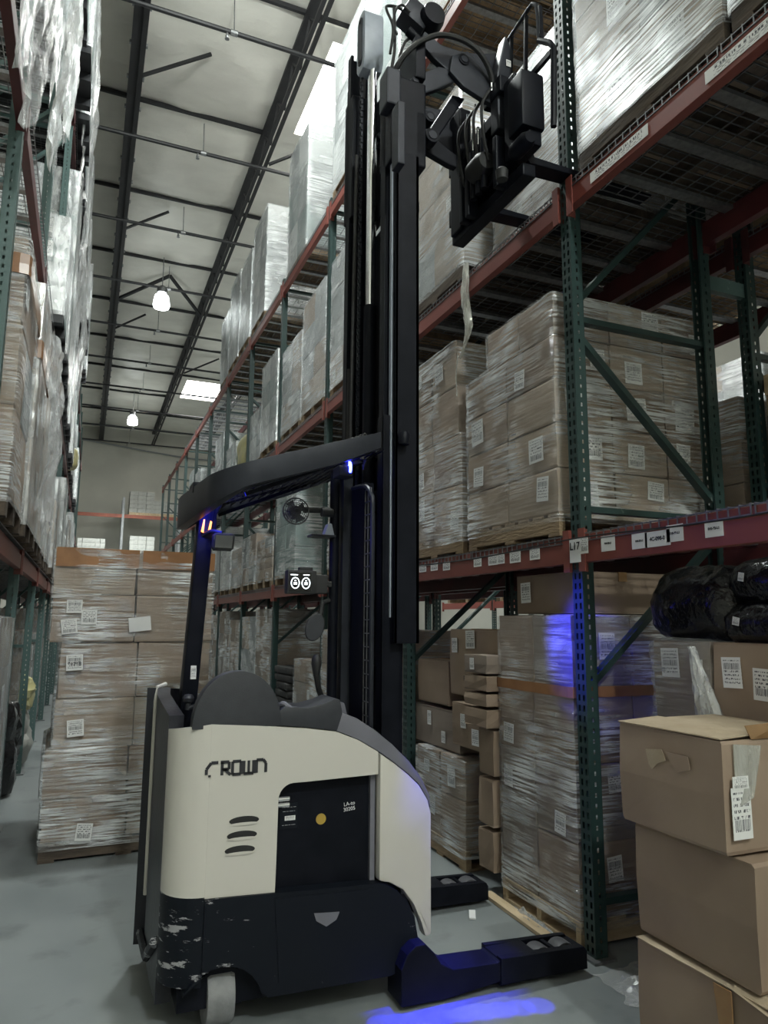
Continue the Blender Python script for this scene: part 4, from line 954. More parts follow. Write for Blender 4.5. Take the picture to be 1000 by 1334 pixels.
# lower skirt: near and far sides with wheel arch, rounded rear corners in plan
def wall_strip(path, zlo, zhi, th, name, m, inward=1):
    """vertical curved wall along a plan path, thickness towards the left of the path"""
    b = MB(); k = len(path); vs = []
    for i, (x, y) in enumerate(path):
        a, c = path[max(i-1, 0)], path[min(i+1, k-1)]; d = Vector((c[0]-a[0], c[1]-a[1], 0)).normalized(); nn = Vector((-d.y, d.x, 0))*th*inward
        zl, zh = zlo(x, y, i/(k-1)), zhi(x, y, i/(k-1))
        vs += [(x, y, zl), (x, y, zh), (x+nn.x, y+nn.y, zh), (x+nn.x, y+nn.y, zl)]
    fs = []
    for i in range(k-1):
        o = i*4
        for q in range(4): fs.append((o+q, o+(q+1) % 4, o+4+(q+1) % 4, o+4+q))
    fs += [(3, 2, 1, 0), tuple((k-1)*4+q for q in range(4))]
    b.add(vs, fs); return b.build(name, m, T, smooth=True)
RR = .15
rear_near = [(x, y) for x, y in arc(.35+RR, N+RR, RR, 270, 180, 10)]
archp = arc(.575, .10, .165, 0, 180, 12)
skirt_poly = [(.50, .515), (1.215, .485), (1.26, .475), (1.31, .445), (1.36, .39), (1.39, .33), (1.405, .25), (1.38, .14), (1.28, .115), (.76, .125), (.745, .14)]+archp[1:-2]+[(.50, .235)]
MB().xz(skirt_poly, N-.012, N+.05).build('side_skirt', M['skirt'], T)
MB().xz([(.775, .485), (1.20, .468), (1.20, .175), (.80, .175)], N-.0165, N-.011).build('battery_door', M['skirt_plain'], T)
dl = MB().xz(P2([(409, 1190), (442, 1188), (438, 1198), (425, 1207), (412, 1200)], N-.02), N-.021, N-.0165); dl.build('door_recess_pull', M['mauve'], T)
wall_strip(rear_near+[(.35, 3.30)], lambda x, y, t: .20 if y < 3.14 else .10+.0*t, lambda x, y, t: .52, .05, 'rear_corner_skirt', M['skirt'], -1)
MB().bb((.42, N+.05, .10), (1.30, F-.05, .22)).build('chassis_floor', M['navy'], T)
MB().xz(skirt_poly, F-.05, F).build('far_side_skirt', M['skirt'], T)
# cream side panel with the battery window as a notch, and the front panel
main = [(.50, .515), (.50, 1.168), (.60, 1.160), (.75, 1.148), (.9, 1.132), (1.03, 1.112), (1.13, 1.072), (1.222, 1.018), (1.222, .925), (.90, .918)]+arc(.845, .855, .063, 90, 180, 6)+[(.780, .62), (.778, .503)]
MB().xz(main, N, N+.035).build('side_panel', M['cream'], T, bevel=.004)
front = [(1.228, 1.015), (1.30, .965), (1.365, .915), (1.42, .865), (1.462, .80), (1.478, .74), (1.478, .24), (1.445, .235), (1.425, .30), (1.39, .375), (1.34, .44), (1.28, .475), (1.228, .488)]
MB().xz(front, N-.004, N+.06).build('front_side_panel', M['cream'], T, bevel=.022, smooth=True)
wall_strip(rear_near, lambda x, y, t: .52, lambda x, y, t: 1.168-.03*t, .035, 'rear_corner_panel', M['cream'], -1)
MB().xz(front, F-.05, F).build('far_front_panel', M['cream'], T)
far_main = [(.50, .515), (.50, 1.168), (1.03, 1.112), (1.222, 1.018), (1.222, .49)]
MB().xz(far_main, F-.035, F).build('far_side_panel', M['cream'], T)
# panel seam, vents, logo
for zc in (.790, .735, .680):
    e = [(.637+.060*math.cos(a)-.006*(.735-zc)*20, zc+.0165*math.sin(a)) for a in [2*PI*i/24 for i in range(24)]]
    MB().xz(e, N-.003, N+.002).build('vent_slot', M['rubber'], T)
    e2 = [(a, zc-.012+(b_-zc)*.35) for a, b_ in e]
    MB().xz(e2, N-.004, N-.0028).build('vent_lip', M['cream'], T)
lg = MB(); x0, zl, hh, st = .498, .970, .050, .0115
def stroke(pts, w_=st):
    for a, b_ in zip(pts, pts[1:]): lg.bar((a[0], N-.0022, a[1]), (b_[0], N-.0022, b_[1]), .003, w_, (a[1]-b_[1], 0, b_[0]-a[0]))
def L_(i): return x0+i*.0455
zt_ = zl+hh
stroke([(L_(0)-.012, zl+.006), (L_(0)-.012, zl+.026), (L_(0)+.006, zt_), (L_(1)-.012, zt_)]); stroke([(L_(0)-.004, zl), (L_(0)+.006, zl)], .008)
stroke([(L_(1)-.002, zt_), (L_(2)-.014, zt_), (L_(2)-.014, zl+.022), (L_(1)+.004, zl+.022)]); stroke([(L_(1)+.004, zt_), (L_(1)+.004, zl)]); stroke([(L_(1)+.014, zl+.022), (L_(2)-.008, zl)])
stroke([(L_(2), zl), (L_(2), zt_), (L_(3)-.012, zt_), (L_(3)-.012, zl), (L_(2), zl)])
stroke([(L_(3), zt_), (L_(3), zl), (L_(4)-.006, zl), (L_(4)-.006, zt_)]); stroke([((L_(3)+L_(4))/2-.003, zl), ((L_(3)+L_(4))/2-.003, zt_)], .010)
stroke([(L_(4)+.006, zl), (L_(4)+.006, zt_), (L_(5)-.012, zt_), (L_(5)-.001, zt_-.014), (L_(5)-.001, zl)])
lg.build('maker_lettering', M['ink'], T)
# battery seen through the window
bat = MB().bb((.74, N+.055, .40), (1.225, F-.06, .93)).build('battery', M['navy'], T)
MB().xz([(1.20, .93), (1.222, .93), (1.222, .43), (1.20, .43)], N+.035, N+.056).build('window_return', M['mauve'], T)
p = px(418, 1067, 'Y', N+.05)
MB().lathe([(.022, 0), (.022, .003)], (p.x, N+.050, p.z), 20, 'Y').build('round_sticker', M['yellow'], bat)
pl = px(376, 1063, 'Y', N+.05)
o = sticker(bat, (pl.x-.9, N+.052-3.44, pl.z), '-Y', .075, .10, -1, name='spec_plate'); o.data = o.data.copy(); o.data.materials[0] = M['skirt_plain']
for n_, (dz, tx) in enumerate(((.036, '- -- --- -- ---'), (.020, '--- -- ---- -'), (-.034, '-- --- -- ----'))): words(o, tx, .013, M['paper'], (0, -.003, dz), '-Y')
sticker(o, (.005, -.003, -.008), '-Y', .045, .018, 1, name='barcode')
pl = px(370, 1040, 'Y', N+.05); MB().cyl((pl.x-.03, N+.045, pl.z), (pl.x+.02, N+.045, pl.z), .011, 12).build('hose_clamp', M['chrome'], bat); MB().cyl((pl.x-.03, N+.045, pl.z-.025), (pl.x+.02, N+.045, pl.z-.025), .011, 12).build('hose_clamp', M['chrome'], bat)
pl = px(455, 1047, 'Y', N+.05)
words(bat, 'LA-to', .022, M['paper'], (pl.x-.9, N+.051-3.44, pl.z), '-Y', roll=.1); words(bat, '30205', .022, M['paper'], (pl.x-.9, N+.051-3.44, pl.z-.022), '-Y', roll=.1)
pa, pb = px(420, 1168, 'Y', N+.04), px(484, 1168, 'Y', N+.04)
MB().cyl((pa.x, N+.045, pa.z), (pb.x, N+.045, pb.z), .013, 14).build('battery_roller', M['steelgrey'], T, smooth=True)
# rear: dark operator entry between padded posts
wall_strip([(.35, 3.13), (.345, 3.35), (.345, 3.62), (.36, 3.76)], lambda x, y, t: .10, lambda x, y, t: 1.19+.06*t, .06, 'rear_pad', M['vinyl'], -1)
wall_strip([(.36, 3.76)]+[(x, y) for x, y in arc(.36+RR, F-RR, RR, 180, 90, 8)], lambda x, y, t: .08, lambda x, y, t: 1.25-.02*t, .05, 'far_rear_post', M['vinyl'], -1)
MB().tube([(.352, 3.74, .30), (.352, 3.745, .8), (.353, 3.75, 1.18), (.358, 3.76, 1.252), (.40, 3.80, 1.262)], .011, 8).build('entry_trim', M['cream'], T, smooth=True)
MB().tube([(.342, 3.15, .32), (.338, 3.4, .17), (.338, 3.7, .15)], .022, 8).build('entry_step_bar', M['skirt'], T, smooth=True)
MB().bb((.40, 3.10, .22), (1.2, F-.06, .26)).build('operator_floor', M['rubber'], T)
# back dome, armrest, cowl
dome = [(.605+.180*math.cos(a), 1.150+.225*math.sin(a)**.92 if math.sin(a) > 0 else 1.150) for a in [PI*i/28 for i in range(29)]]
MB().xz(dome, N+.004, N+.075).build('back_rest', M['charcoal'], T, bevel=.012, smooth=True)
arm = [(.775, 1.150), (.772, 1.205), (.80, 1.228), (.83, 1.222), (.90, 1.218), (.97, 1.232), (1.02, 1.250), (1.045, 1.246), (1.055, 1.20), (1.06, 1.112), (.9, 1.135)]
MB().xz(arm, N+.005, N+.20).build('arm_rest', M['charcoal'], T, bevel=.014, smooth=True)
MB().tube(smooth_pts([(.785, N+.06, 1.22), (.80, N+.03, 1.235), (.83, N+.02, 1.215), (.86, N+.03, 1.21)]), .011, 8).build('grab_bar', M['mauve'], T, smooth=True)
cowl = [(1.03, 1.116), (1.055, 1.19), (1.12, 1.165), (1.20, 1.115), (1.29, 1.045), (1.37, .97), (1.43, .895), (1.47, .82), (1.478, .76), (1.462, .802), (1.42, .868), (1.365, .918), (1.30, .968), (1.225, 1.02), (1.13, 1.075)]
MB().xz(cowl, N+.004, N+.13).build('cowl', M['mauve'], T, bevel=.004, smooth=True)
MB().xz([(1.20, 1.125), (1.29, 1.056), (1.37, .985), (1.44, .90), (1.478, .82), (1.478, .30), (1.44, .30), (1.36, .9), (1.2, 1.06)], N+.05, N+.16).build('front_cowl', M['navy'], T)
# steering knob and console bits behind the dome
kn = MB().lathe([(.012, -.03), (.012, 0), (.022, .006), (.026, .022), (.018, .036), (.002, .040)], (.46, 3.40, 1.21), 14).build('steer_knob', M['charcoal'], T, smooth=True)
MB().tube(smooth_pts([(.46, 3.40, 1.185), (.52, 3.38, 1.20), (.58, 3.34, 1.17)]), .010, 8).build('steer_arm', M['charcoal'], T, smooth=True)
MB().bb((.80, 3.25, .9), (1.15, F-.05, 1.13)).build('console', M['charcoal'], T, bevel=.02, smooth=True)
MB().xz([(1.09, 1.13), (1.07, 1.19), (1.11, 1.215), (1.16, 1.20), (1.18, 1.13)], 3.25, 3.5).build('console_hump', M['mauve'], T, bevel=.01, smooth=True)
# drive wheel under the rear arch
def wheel(c, r_, w_, ax, nm, mt, hub=True):
    o = MB().lathe([(r_*.55, -w_/2), (r_*.96, -w_/2), (r_, -w_/2+.012), (r_, w_/2-.012), (r_*.96, w_/2), (r_*.55, w_/2)], c, 28, ax).build(nm, M[mt], T, smooth=True)
    return o
wheel((.585, 3.115, .125), .125, .105, 'X', 'drive_wheel', 'tyre')
MB().bb((.525, 3.02, .22), (.645, 3.21, .30)).bb((.655, 3.06, .08), (.675, 3.16, .26)).build('wheel_fork', M['navy'], T)
wheel((.585, 3.74, .125), .125, .105, 'X', 'drive_wheel', 'tyre')
# base legs with load wheels
def base_leg(y0, y1, near):
    b = MB()
    top = [(1.30, .02), (1.30, .16), (1.325, .215), (1.365, .245), (1.41, .245), (1.455, .20), (1.485, .155), (1.54, .125), (1.76, .115), (1.78, .13), (1.80, .04), (1.50, .015)]
    o = b.xz(top, y0, y1).build('base_leg', M['navy'], T, bevel=.006)
    sh = MB(); w_ = .03
    sh.xz([(1.77, .03), (1.77, .135), (2.21, .115), (2.225, .095), (2.225, .02)], y0-.012, y0+w_).xz([(1.77, .03), (1.77, .135), (2.21, .115), (2.225, .095), (2.225, .02)], y1-w_+.012, y1+.012)
    sh.bb((1.77, y0, .02), (1.96, y1, .128)).bb((2.19, y0, .02), (2.225, y1, .105)).bb((2.065, y0, .06), (2.085, y1, .115))
    sh.build('leg_tip', M['navy'], T, bevel=.004)
    MB().bb((1.78, y0-.014, .126), (2.21, y1+.014, .130)).build('tip_cover_edge', M['gunmetal'], T) if False else None
    for xw in (2.015, 2.14):
        wheel((xw, (y0+y1)/2, .064), .062, y1-y0-.075, 'Y', 'load_wheel', 'dark_wheel')
base_leg(2.90, 3.05, True); base_leg(3.77, 3.92, False)
# ---- mast
XM = 1.38
def chan(y0, y1, x0, x1, z0, z1, open_to, nm, m='navy', t=.018):
    b = MB(); b.bb((x0, y0, z0), (x0+t, y1, z1)).bb((x1-t, y0, z0), (x1, y1, z1))
    yw = (y0, y0+t) if open_to > 0 else (y1-t, y1)
    b.bb((x0, yw[0], z0), (x1, yw[1], z1)); return b.build(nm, M[m], T, bevel=.003)
chan(3.10, 3.18, 1.285, 1.385, .10, 2.58, 1, 'outer_mast_rail'); chan(3.74, 3.82, 1.285, 1.385, .10, 2.58, -1, 'outer_mast_rail')
chan(3.055, 3.125, 1.325, 1.455, 1.48, 3.98, 1, 'inner_mast_rail'); chan(3.765, 3.835, 1.325, 1.455, 1.48, 4.9, -1, 'inner_mast_rail')
chan(3.14, 3.20, 1.30, 1.44, 2.3, 4.40, 1, 'third_mast_rail'); chan(3.70, 3.755, 1.30, 1.44, 2.3, 5.05, -1, 'third_mast_rail')
MB().bb((1.318, 3.09, 1.6), (1.328, 3.115, 3.95)).build('pale_rail_strip', M['steelgrey'], T)  # pale grey strip along the near inner rail
for z in (2.5, 3.9): MB().bb((1.40, 3.1, z-.05), (1.44, 3.8, z+.05)).build('mast_crossbar', M['navy'], T, bevel=.004)
for z in (.35, 1.3, 2.2): MB().bb((1.36, 3.12, z-.06), (1.385, 3.8, z+.06)).build('mast_crossbar', M['navy'], T, bevel=.004)
MB().bb((1.425, 3.20, .4), (1.435, 3.70, 3.8)).build('mast_back_plate', M['navy'], T)
a, b_ = px(484, 402, 'X', XM), px(484, 96, 'X', XM)
MB().cyl((1.37, a.y, a.z), (1.37, a.y, b_.z+.05), .029, 18).build('lift_cylinder_rod', M['chrome'], T, smooth=True)
MB().cyl((1.37, a.y, .3), (1.37, a.y, a.z+.01), .036, 18).build('lift_cylinder_barrel', M['navy'], T, smooth=True)
c1 = px(486, 62, 'X', XM)
capr = [(c1.y+dy, c1.z+dz) for dy, dz in [(x, y) for x, y in arc(0, .14, .066, 0, 180, 8)]+[(-.066, -.15), (-.04, -.19), (.04, -.19), (.066, -.15)]]
cap = MB().yz(capr, 1.30, 1.42).build('chain_wheel_cover', M['steelgrey'], T, bevel=.012, smooth=True)
slot = [(c1.y+dy, c1.z+dz) for dy, dz in arc(0, .135, .030, 0, 180, 6)+arc(0, -.12, .030, 180, 360, 6)]
MB().yz(slot, 1.293, 1.299).build('cover_recess', M['gunmetal'], cap)
for dz in (.14, -.125): MB().lathe([(.011, 0), (.011, .006)], (1.288, c1.y, c1.z+dz), 10, 'X').build('cover_bolt', M['rubber'], cap)
# chain: separate link plates down the far rail
ch = px(469, 300, 'X', 1.33).y; bch = MB(); z = 1.7
while z < 4.85:
    bch.box((1.328, ch-.012, z), (.010, .008, .030)).box((1.328, ch+.012, z), (.010, .008, .030)).box((1.328, ch, z+.021), (.012, .018, .016)); z += .042
cho = bch.build('lift_chain', M['gunmetal'], T); cho['kind'] = 'stuff'
hs = MB().tube(smooth_pts([(1.30, 3.62, .8), (1.30, 3.62, 2.0), (1.30, 3.60, 3.2), (1.31, 3.6, 4.3)]), .012, 8).tube([(1.30, 3.66, .8), (1.30, 3.66, 3.0)], .010, 8); hs.build('mast_hoses', M['rubber'], T, smooth=True)
# wire mesh guard on the operator side of the mast
g = MB(); gx = 1.24; y0g, y1g, z0g, z1g = 3.14, 3.62, 1.02, 2.22
for i in range(13): y = y0g+(y1g-y0g)*i/12; g.bar((gx, y, z0g), (gx, y, z1g), .004, .004, (1, 0, 0))
for i in range(20): z = z0g+(z1g-z0g)*i/19; g.bar((gx, y0g, z), (gx, y1g, z), .004, .004)
mg = g.build('mast_mesh', M['wire'], T); mg['kind'] = 'stuff'
MB().tube(smooth_pts([(gx, 3.12, 1.0), (gx, 3.12, 2.05), (gx, 3.14, 2.18), (gx, 3.22, 2.24), (gx, 3.4, 2.26)], 5), .012, 8).build('mesh_frame', M['gunmetal'], T, smooth=True)
MB().bb((1.235, 3.22, .9), (1.285, 3.64, 2.26)).build('mast_shroud', M['navy'], T)
sticker(T, (1.30-.9, 3.10-3.44-.002, 1.02), '-Y', .028, .035, 1, name='warning_decal')
sticker(T, (1.10-.9, 3.2-3.44, 1.16), '-Y', .02, .03, 0, name='warning_decal')
# ---- overhead guard
def gz(x): return 2.205+(x-.45)*(2.47-2.205)/(1.28-.45)
gpath = [(1.215, N-.02), (1.0, N-.03), (.66, N-.015)]+arc(.66, N+.185, .20, 270, 190, 8)+[(.43, 3.40), (.405, 3.6)]+arc(.60, 3.70, .195, 180, 95, 8)+[(1.0, F+.01), (1.30, F)]
gb = MB(); k = len(gpath); vs = []
for i, (x, y) in enumerate(gpath):
    a, c = gpath[max(i-1, 0)], gpath[min(i+1, k-1)]; d = Vector((c[0]-a[0], c[1]-a[1], 0)).normalized(); nn = Vector((d.y, -d.x, 0))*.045
    h_ = .105 if .5 < x < 1.15 else .10
    if x > 1.15: h_ = .075
    if x < .60: h_ = .105+.05*(.60-x)/.2
    z = gz(x)
    vs += [(x, y, z-h_), (x, y, z), (x+nn.x, y+nn.y, z+.002), (x+nn.x, y+nn.y, z-h_)]
fs = [(i*4+q, i*4+(q+1) % 4, i*4+4+(q+1) % 4, i*4+4+q) for i in range(k-1) for q in range(4)]+[(3, 2, 1, 0), tuple((k-1)*4+q for q in range(4))]
gd = gb.add(vs, fs).build('overhead_guard', M['gunmetal'], T, bevel=.008, smooth=True)
bars = MB()
for i in range(7):
    y = N+.10+i*.115; bars.bar((.50 if 0 < i < 6 else .62, y, gz(.50)-.09), (1.25, y, gz(1.25)-.06), .010, .018)
for i in range(15):
    x = .55+i*.05; bars.bar((x, N+.02, gz(x)-.082), (x, F-.03, gz(x)-.082), .006, .006)
gm = bars.build('guard_mesh', M['navy'], T); gm['kind'] = 'stuff'
MB().bar((.55, N+.06, gz(.55)-.105), (1.22, N+.06, gz(1.22)-.07), .02, .022).build('guard_rail', M['gunmetal'], T)
MB().bar((.50, 3.70, gz(.5)-.06), (1.25, 3.70, gz(1.25)-.06), .16, .03).build('guard_far_plate', M['navy'], T)
# rear pillar
pt, pb_ = px(268, 688, 'Y', 3.55), px(243, 905, 'Y', 3.55)
MB().bar((pt.x, 3.55, pt.z+.12), (pb_.x, 3.55, pb_.z-.15), .10, .075, (1, 0, 0)).build('guard_pillar', M['navy'], T, bevel=.012, smooth=True)
pc = px(252, 876, 'Y', 3.49); sticker(T, (pc.x-.9, 3.494-3.44, pc.z), '-Y', .026, .062, 1, name='pillar_decal')
MB().xz(P2([(248, 640), (300, 640), (290, 655), (281, 672), (280, 700), (256, 700), (258, 670)], 3.55), 3.51, 3.60).build('pillar_gusset', M['navy'], T, bevel=.01)
# blue warning lamp under the rear of the guard + glowing strips painting amber glints on the pillar
p = px(268, 654, 'Y', 3.42)
MB().lathe([(.035, .03), (.038, .0), (.034, -.02)], (p.x, 3.42, p.z+.012), 16).build('warning_lamp_body', M['navy'], T)
MB().lathe([(.024, 0), (.026, -.012), (.010, -.022), (.001, -.024)], (p.x, 3.42, p.z-.010), 16).build('warning_lamp_lens', M['blue_led'], T, smooth=True)
MB().bb((p.x-.07, 3.36, p.z+.03), (p.x+.07, 3.50, p.z+.085)).build('warning_lamp_mount', M['navy'], T, bevel=.008)
ld = bpy.data.lights.new('blue_lamp_light', 'POINT'); ld.energy = 1.6; ld.color = (.02, .03, 1.0); ld.shadow_soft_size = .03
link('blue_lamp_light', ld, T, (p.x-.9, 3.42-.06-3.44, p.z-.06))
p = px(268, 684, 'Y', 3.46)
MB().xz([(p.x-.018, p.z-.03), (p.x-.008, p.z+.03), (p.x-.002, p.z+.03), (p.x-.006, p.z-.035)], 3.478, 3.486).xz([(p.x+.012, p.z-.04), (p.x+.024, p.z+.025), (p.x+.032, p.z+.02), (p.x+.026, p.z-.03)], 3.478, 3.486).build('amber_glint_strips', M['amber'], T)
p = px(243, 662, 'Y', 3.75); MB().bb((p.x-.012, 3.74, p.z-.04), (p.x+.012, 3.76, p.z+.04)).build('side_marker', M['yellow'], T)
# mirror on the pillar
p = px(290, 706, 'Y', 3.40)
mr = MB().xz([(p.x+dx, p.z+dz) for dx, dz in ((-.05, -.03), (-.04, -.042), (.04, -.042), (.052, -.03), (.056, .03), (.045, .042), (-.035, .042), (-.048, .03))], 3.39, 3.42).build('rear_mirror', M['rubber'], T, bevel=.004)
MB().xz([(p.x+dx, p.z+dz) for dx, dz in ((-.038, -.030), (.042, -.030), (.045, .030), (-.035, .030))], 3.388, 3.3895).build('mirror_glass', M['mirror'], mr)
MB().tube(smooth_pts([(p.x-.09, 3.52, p.z+.03), (p.x-.05, 3.46, p.z+.055), (p.x, 3.42, p.z+.045)]), .010, 8).build('mirror_arm', M['rubber'], T)
# front guard post with fan, display, tray, disc
pt, pb_ = px(434, 585, 'Y', 3.45), px(434, 925, 'Y', 3.45)
MB().cyl((1.16, 3.45, 1.10), (1.16, 3.45, 2.42), .026, 12).build('front_post', M['navy'], T, smooth=True)
MB().bb((1.19, 3.40, 1.10), (1.24, 3.47, 2.40)).build('front_post_rail', M['gunmetal'], T)
p = px(385, 666, 'Y', 3.42); fr = .066
fan = MB().lathe([(.030, -.03), (.034, .03)], (p.x, 3.45, p.z), 16, 'Y').build('fan_motor', M['rubber'], T, smooth=True)
cg = MB()
for rr in (.2, .36, .52, .68, .84, 1.0):
    pts = [(p.x+fr*rr*math.cos(a), 3.40+.012*rr, p.z+fr*rr*math.sin(a)) for a in [2*PI*i/24 for i in range(25)]]; cg.tube(pts, .0016 if rr < 1 else .004, 5, False)
for i in range(16):
    a = 2*PI*i/16; cg.tube([(p.x+.01*math.cos(a), 3.40, p.z+.01*math.sin(a)), (p.x+fr*math.cos(a), 3.412, p.z+fr*math.sin(a)), (p.x+fr*.9*math.cos(a), 3.455, p.z+fr*.9*math.sin(a))], .0016, 5)
cgo = cg.build('fan_cage', M['rubber'], T); cgo['kind'] = 'stuff'
for i in range(4):
    a = 2*PI*i/4+.5; c_, s_ = math.cos(a), math.sin(a)
    MB().add([(p.x+.012*c_-.008*s_, 3.425, p.z+.012*s_+.008*c_), (p.x+.055*c_-.03*s_, 3.42, p.z+.055*s_+.03*c_), (p.x+.055*c_+.02*s_, 3.436, p.z+.055*s_-.02*c_), (p.x+.012*c_+.008*s_, 3.432, p.z+.012*s_-.008*c_)], [(0, 1, 2, 3)]).build('fan_blade', M['charcoal'], T)
MB().tube([(p.x+.05, 3.45, p.z+.015), (p.x+.14, 3.45, p.z+.02), (1.16, 3.45, p.z+.02)], .016, 8).build('fan_bracket', M['rubber'], T)
p = px(425, 690, 'Y', 3.42)
MB().prism([(p.x-.02, p.z-.03), (p.x+.035, p.z-.035), (p.x+.02, p.z+.028), (p.x, p.z+.028)], lambda a, b_: (a, 3.39, b_), lambda a, b_: (a, 3.44, b_)).build('tray_bracket', M['steelgrey'], T, bevel=.004)
MB().bb((p.x-.09, 3.38, p.z-.042), (p.x+.04, 3.46, p.z-.030)).build('phone_tray', M['gunmetal'], T, bevel=.003)
p = px(426, 668, 'Y', 3.42); MB().lathe([(.022, -.03), (.022, .03)], (p.x, 3.42, p.z), 14, 'X').build('bracket_clamp', M['rubber'], T)
p = px(391, 758, 'Y', 3.38)
dsp = MB().box((p.x+.01, 3.41, p.z), (.150, .06, .115)).build('display_housing', M['rubber'], T, bevel=.008, smooth=True)
MB().bb((p.x+.0, 3.40, p.z+.055), (p.x+.07, 3.43, p.z+.075)).build('display_cap', M['rubber'], T, bevel=.004)
MB().bb((p.x-.055, 3.377, p.z-.045), (p.x+.055, 3.3795, p.z+.045)).build('display_screen', M['screen'], dsp)
for dx in (-.026, .028):
    rg = MB(); rg.tube([(p.x+dx+.020*math.cos(a), 3.3755, p.z-.006+.026*math.sin(a)) for a in [2*PI*i/28 for i in range(29)]], .0022, 5, False)
    rg.bb((p.x+dx-.008, 3.375, p.z-.014), (p.x+dx+.008, 3.3765, p.z-.002)).bb((p.x+dx-.004, 3.375, p.z+.004), (p.x+dx+.004, 3.3765, p.z+.008))
    rg.build('dial_readout', M['screen_on'], dsp)
MB().bb((p.x-.05, 3.375, p.z+.032), (p.x-.014, 3.3765, p.z+.036)).bb((p.x+.014, 3.375, p.z+.032), (p.x+.045, 3.3765, p.z+.036)).build('status_text', M['screen_on'], dsp)
MB().bb((p.x+.085, 3.40, p.z-.055), (p.x+.15, 3.46, p.z+.04)).bb((p.x+.13, 3.43, p.z-.02), (1.16, 3.47, p.z+.01)).build('display_arm', M['rubber'], T, bevel=.006)
p = px(410, 817, 'Y', 3.40)
MB().tube([(p.x+.045*math.cos(a)+.012*math.sin(a), 3.40, p.z+.064*math.sin(a)) for a in [2*PI*i/24 for i in range(25)]], .005, 6, False).build('convex_mirror_rim', M['rubber'], T)
MB().xz([(p.x+.045*math.cos(a)+.012*math.sin(a), p.z+.064*math.sin(a)) for a in [2*PI*i/24 for i in range(24)]], 3.395, 3.41).build('convex_mirror_back', M['charcoal'], T, bevel=.004)
MB().tube([(p.x+.03, 3.42, p.z+.03), (p.x+.05, 3.44, p.z+.12), (1.16, 3.45, p.z+.14)], .014, 8).build('mirror_stalk', M['rubber'], T)
p = px(412, 865, 'Y', 3.40)
MB().lathe([(.014, -.06), (.020, -.03), (.026, 0), (.024, .03), (.012, .045)], (p.x, 3.40, p.z), 12).build('control_grip', M['rubber'], T, smooth=True)
MB().tube([(p.x, 3.40, p.z-.05), (p.x+.02, 3.42, p.z-.12), (p.x+.06, 3.45, p.z-.20)], .014, 8).build('control_stalk', M['rubber'], T)
# work light cluster at the guard front
p = px(452, 597, 'Y', 3.2)
wl = MB().box((p.x, 3.2, p.z), (0.11, .10, .09), Matrix.Rotation(-.3, 3, 'Y')).build('work_light_housing', M['gunmetal'], T, bevel=.012, smooth=True)
MB().lathe([(.044, -.02), (.046, .02), (.038, .028), (.01, .03)], (p.x+.055, 3.15, p.z+.03), 18, 'Y').build('work_light', M['rubber'], T, smooth=True)
MB().lathe([(.036, -.006), (.036, .006)], (p.x-.005, 3.165, p.z-.058), 16, 'X').build('blue_spot_lens', M['blue_led'], T)
MB().bb((p.x-.06, 3.14, p.z-.10), (p.x+.01, 3.24, p.z-.05)).build('blue_spot_body', M['gunmetal'], T, bevel=.006)
cb = MB()
for q in range(4): cb.tube(smooth_pts([(p.x-.02+.02*q, 3.14, p.z+.05), (p.x+.02*q, 3.12, p.z+.08+.01*q), (p.x+.05+.01*q, 3.13, p.z+.05), (p.x+.07, 3.16, p.z-.02*q)]), .006, 6)
cb.build('lamp_cables', M['rubber'], T, smooth=True)
# blue pedestrian lamps: one forward over the fork side, one drawing the line on the near floor; the fork lamp is added
def spot(nm, at, to, e, size, blend, sx=1.0, rad=.02):
    d = bpy.data.lights.new(nm, 'SPOT'); d.energy = e; d.color = (.015, .02, 1.0); d.spot_size = math.radians(size); d.spot_blend = blend; d.shadow_soft_size = rad
    q = (Vector(to)-Vector(at)).to_track_quat('-Z', 'Y'); o = link(nm, d, T, (at[0]-.9, at[1]-3.44, at[2])); o.rotation_mode = 'QUATERNION'; o.rotation_quaternion = q; o.scale = (sx, 1, 1); return o
MB().lathe([(.026, 0), (.030, .05), (.02, .065)], (1.36, 3.025, 2.42), 14).build('side_lamp_housing', M['navy'], T, smooth=True)
spot('blue_spot', (1.36, 3.005, 2.40), (2.30, 3.03, 1.56), 130, 25, .8)
MB().lathe([(.030, 0), (.034, .05), (.02, .065)], (1.86, 2.90, 3.86), 14).build('added_fork_lamp_housing', M['rubber'], T, smooth=True)  # unseen lamp added to throw blue on the near leg and cowl edge
spot('added_blue_leg_spot', (1.86, 2.90, 3.84), (1.64, 2.97, .12), 520, 9, .8)
spot('added_blue_cowl_spot', (1.86, 2.90, 3.84), (1.50, 2.985, .70), 700, 9, .9)
for i_ in range(9):          # row of narrow emitters drawing the keep-clear line beside the truck
    spot('blue_line_emitter', (1.36, 2.995, 2.40), (1.20+.082*i_, 2.862-.0150*i_, 0), 260, 3.4, .5, 1.0, .004)
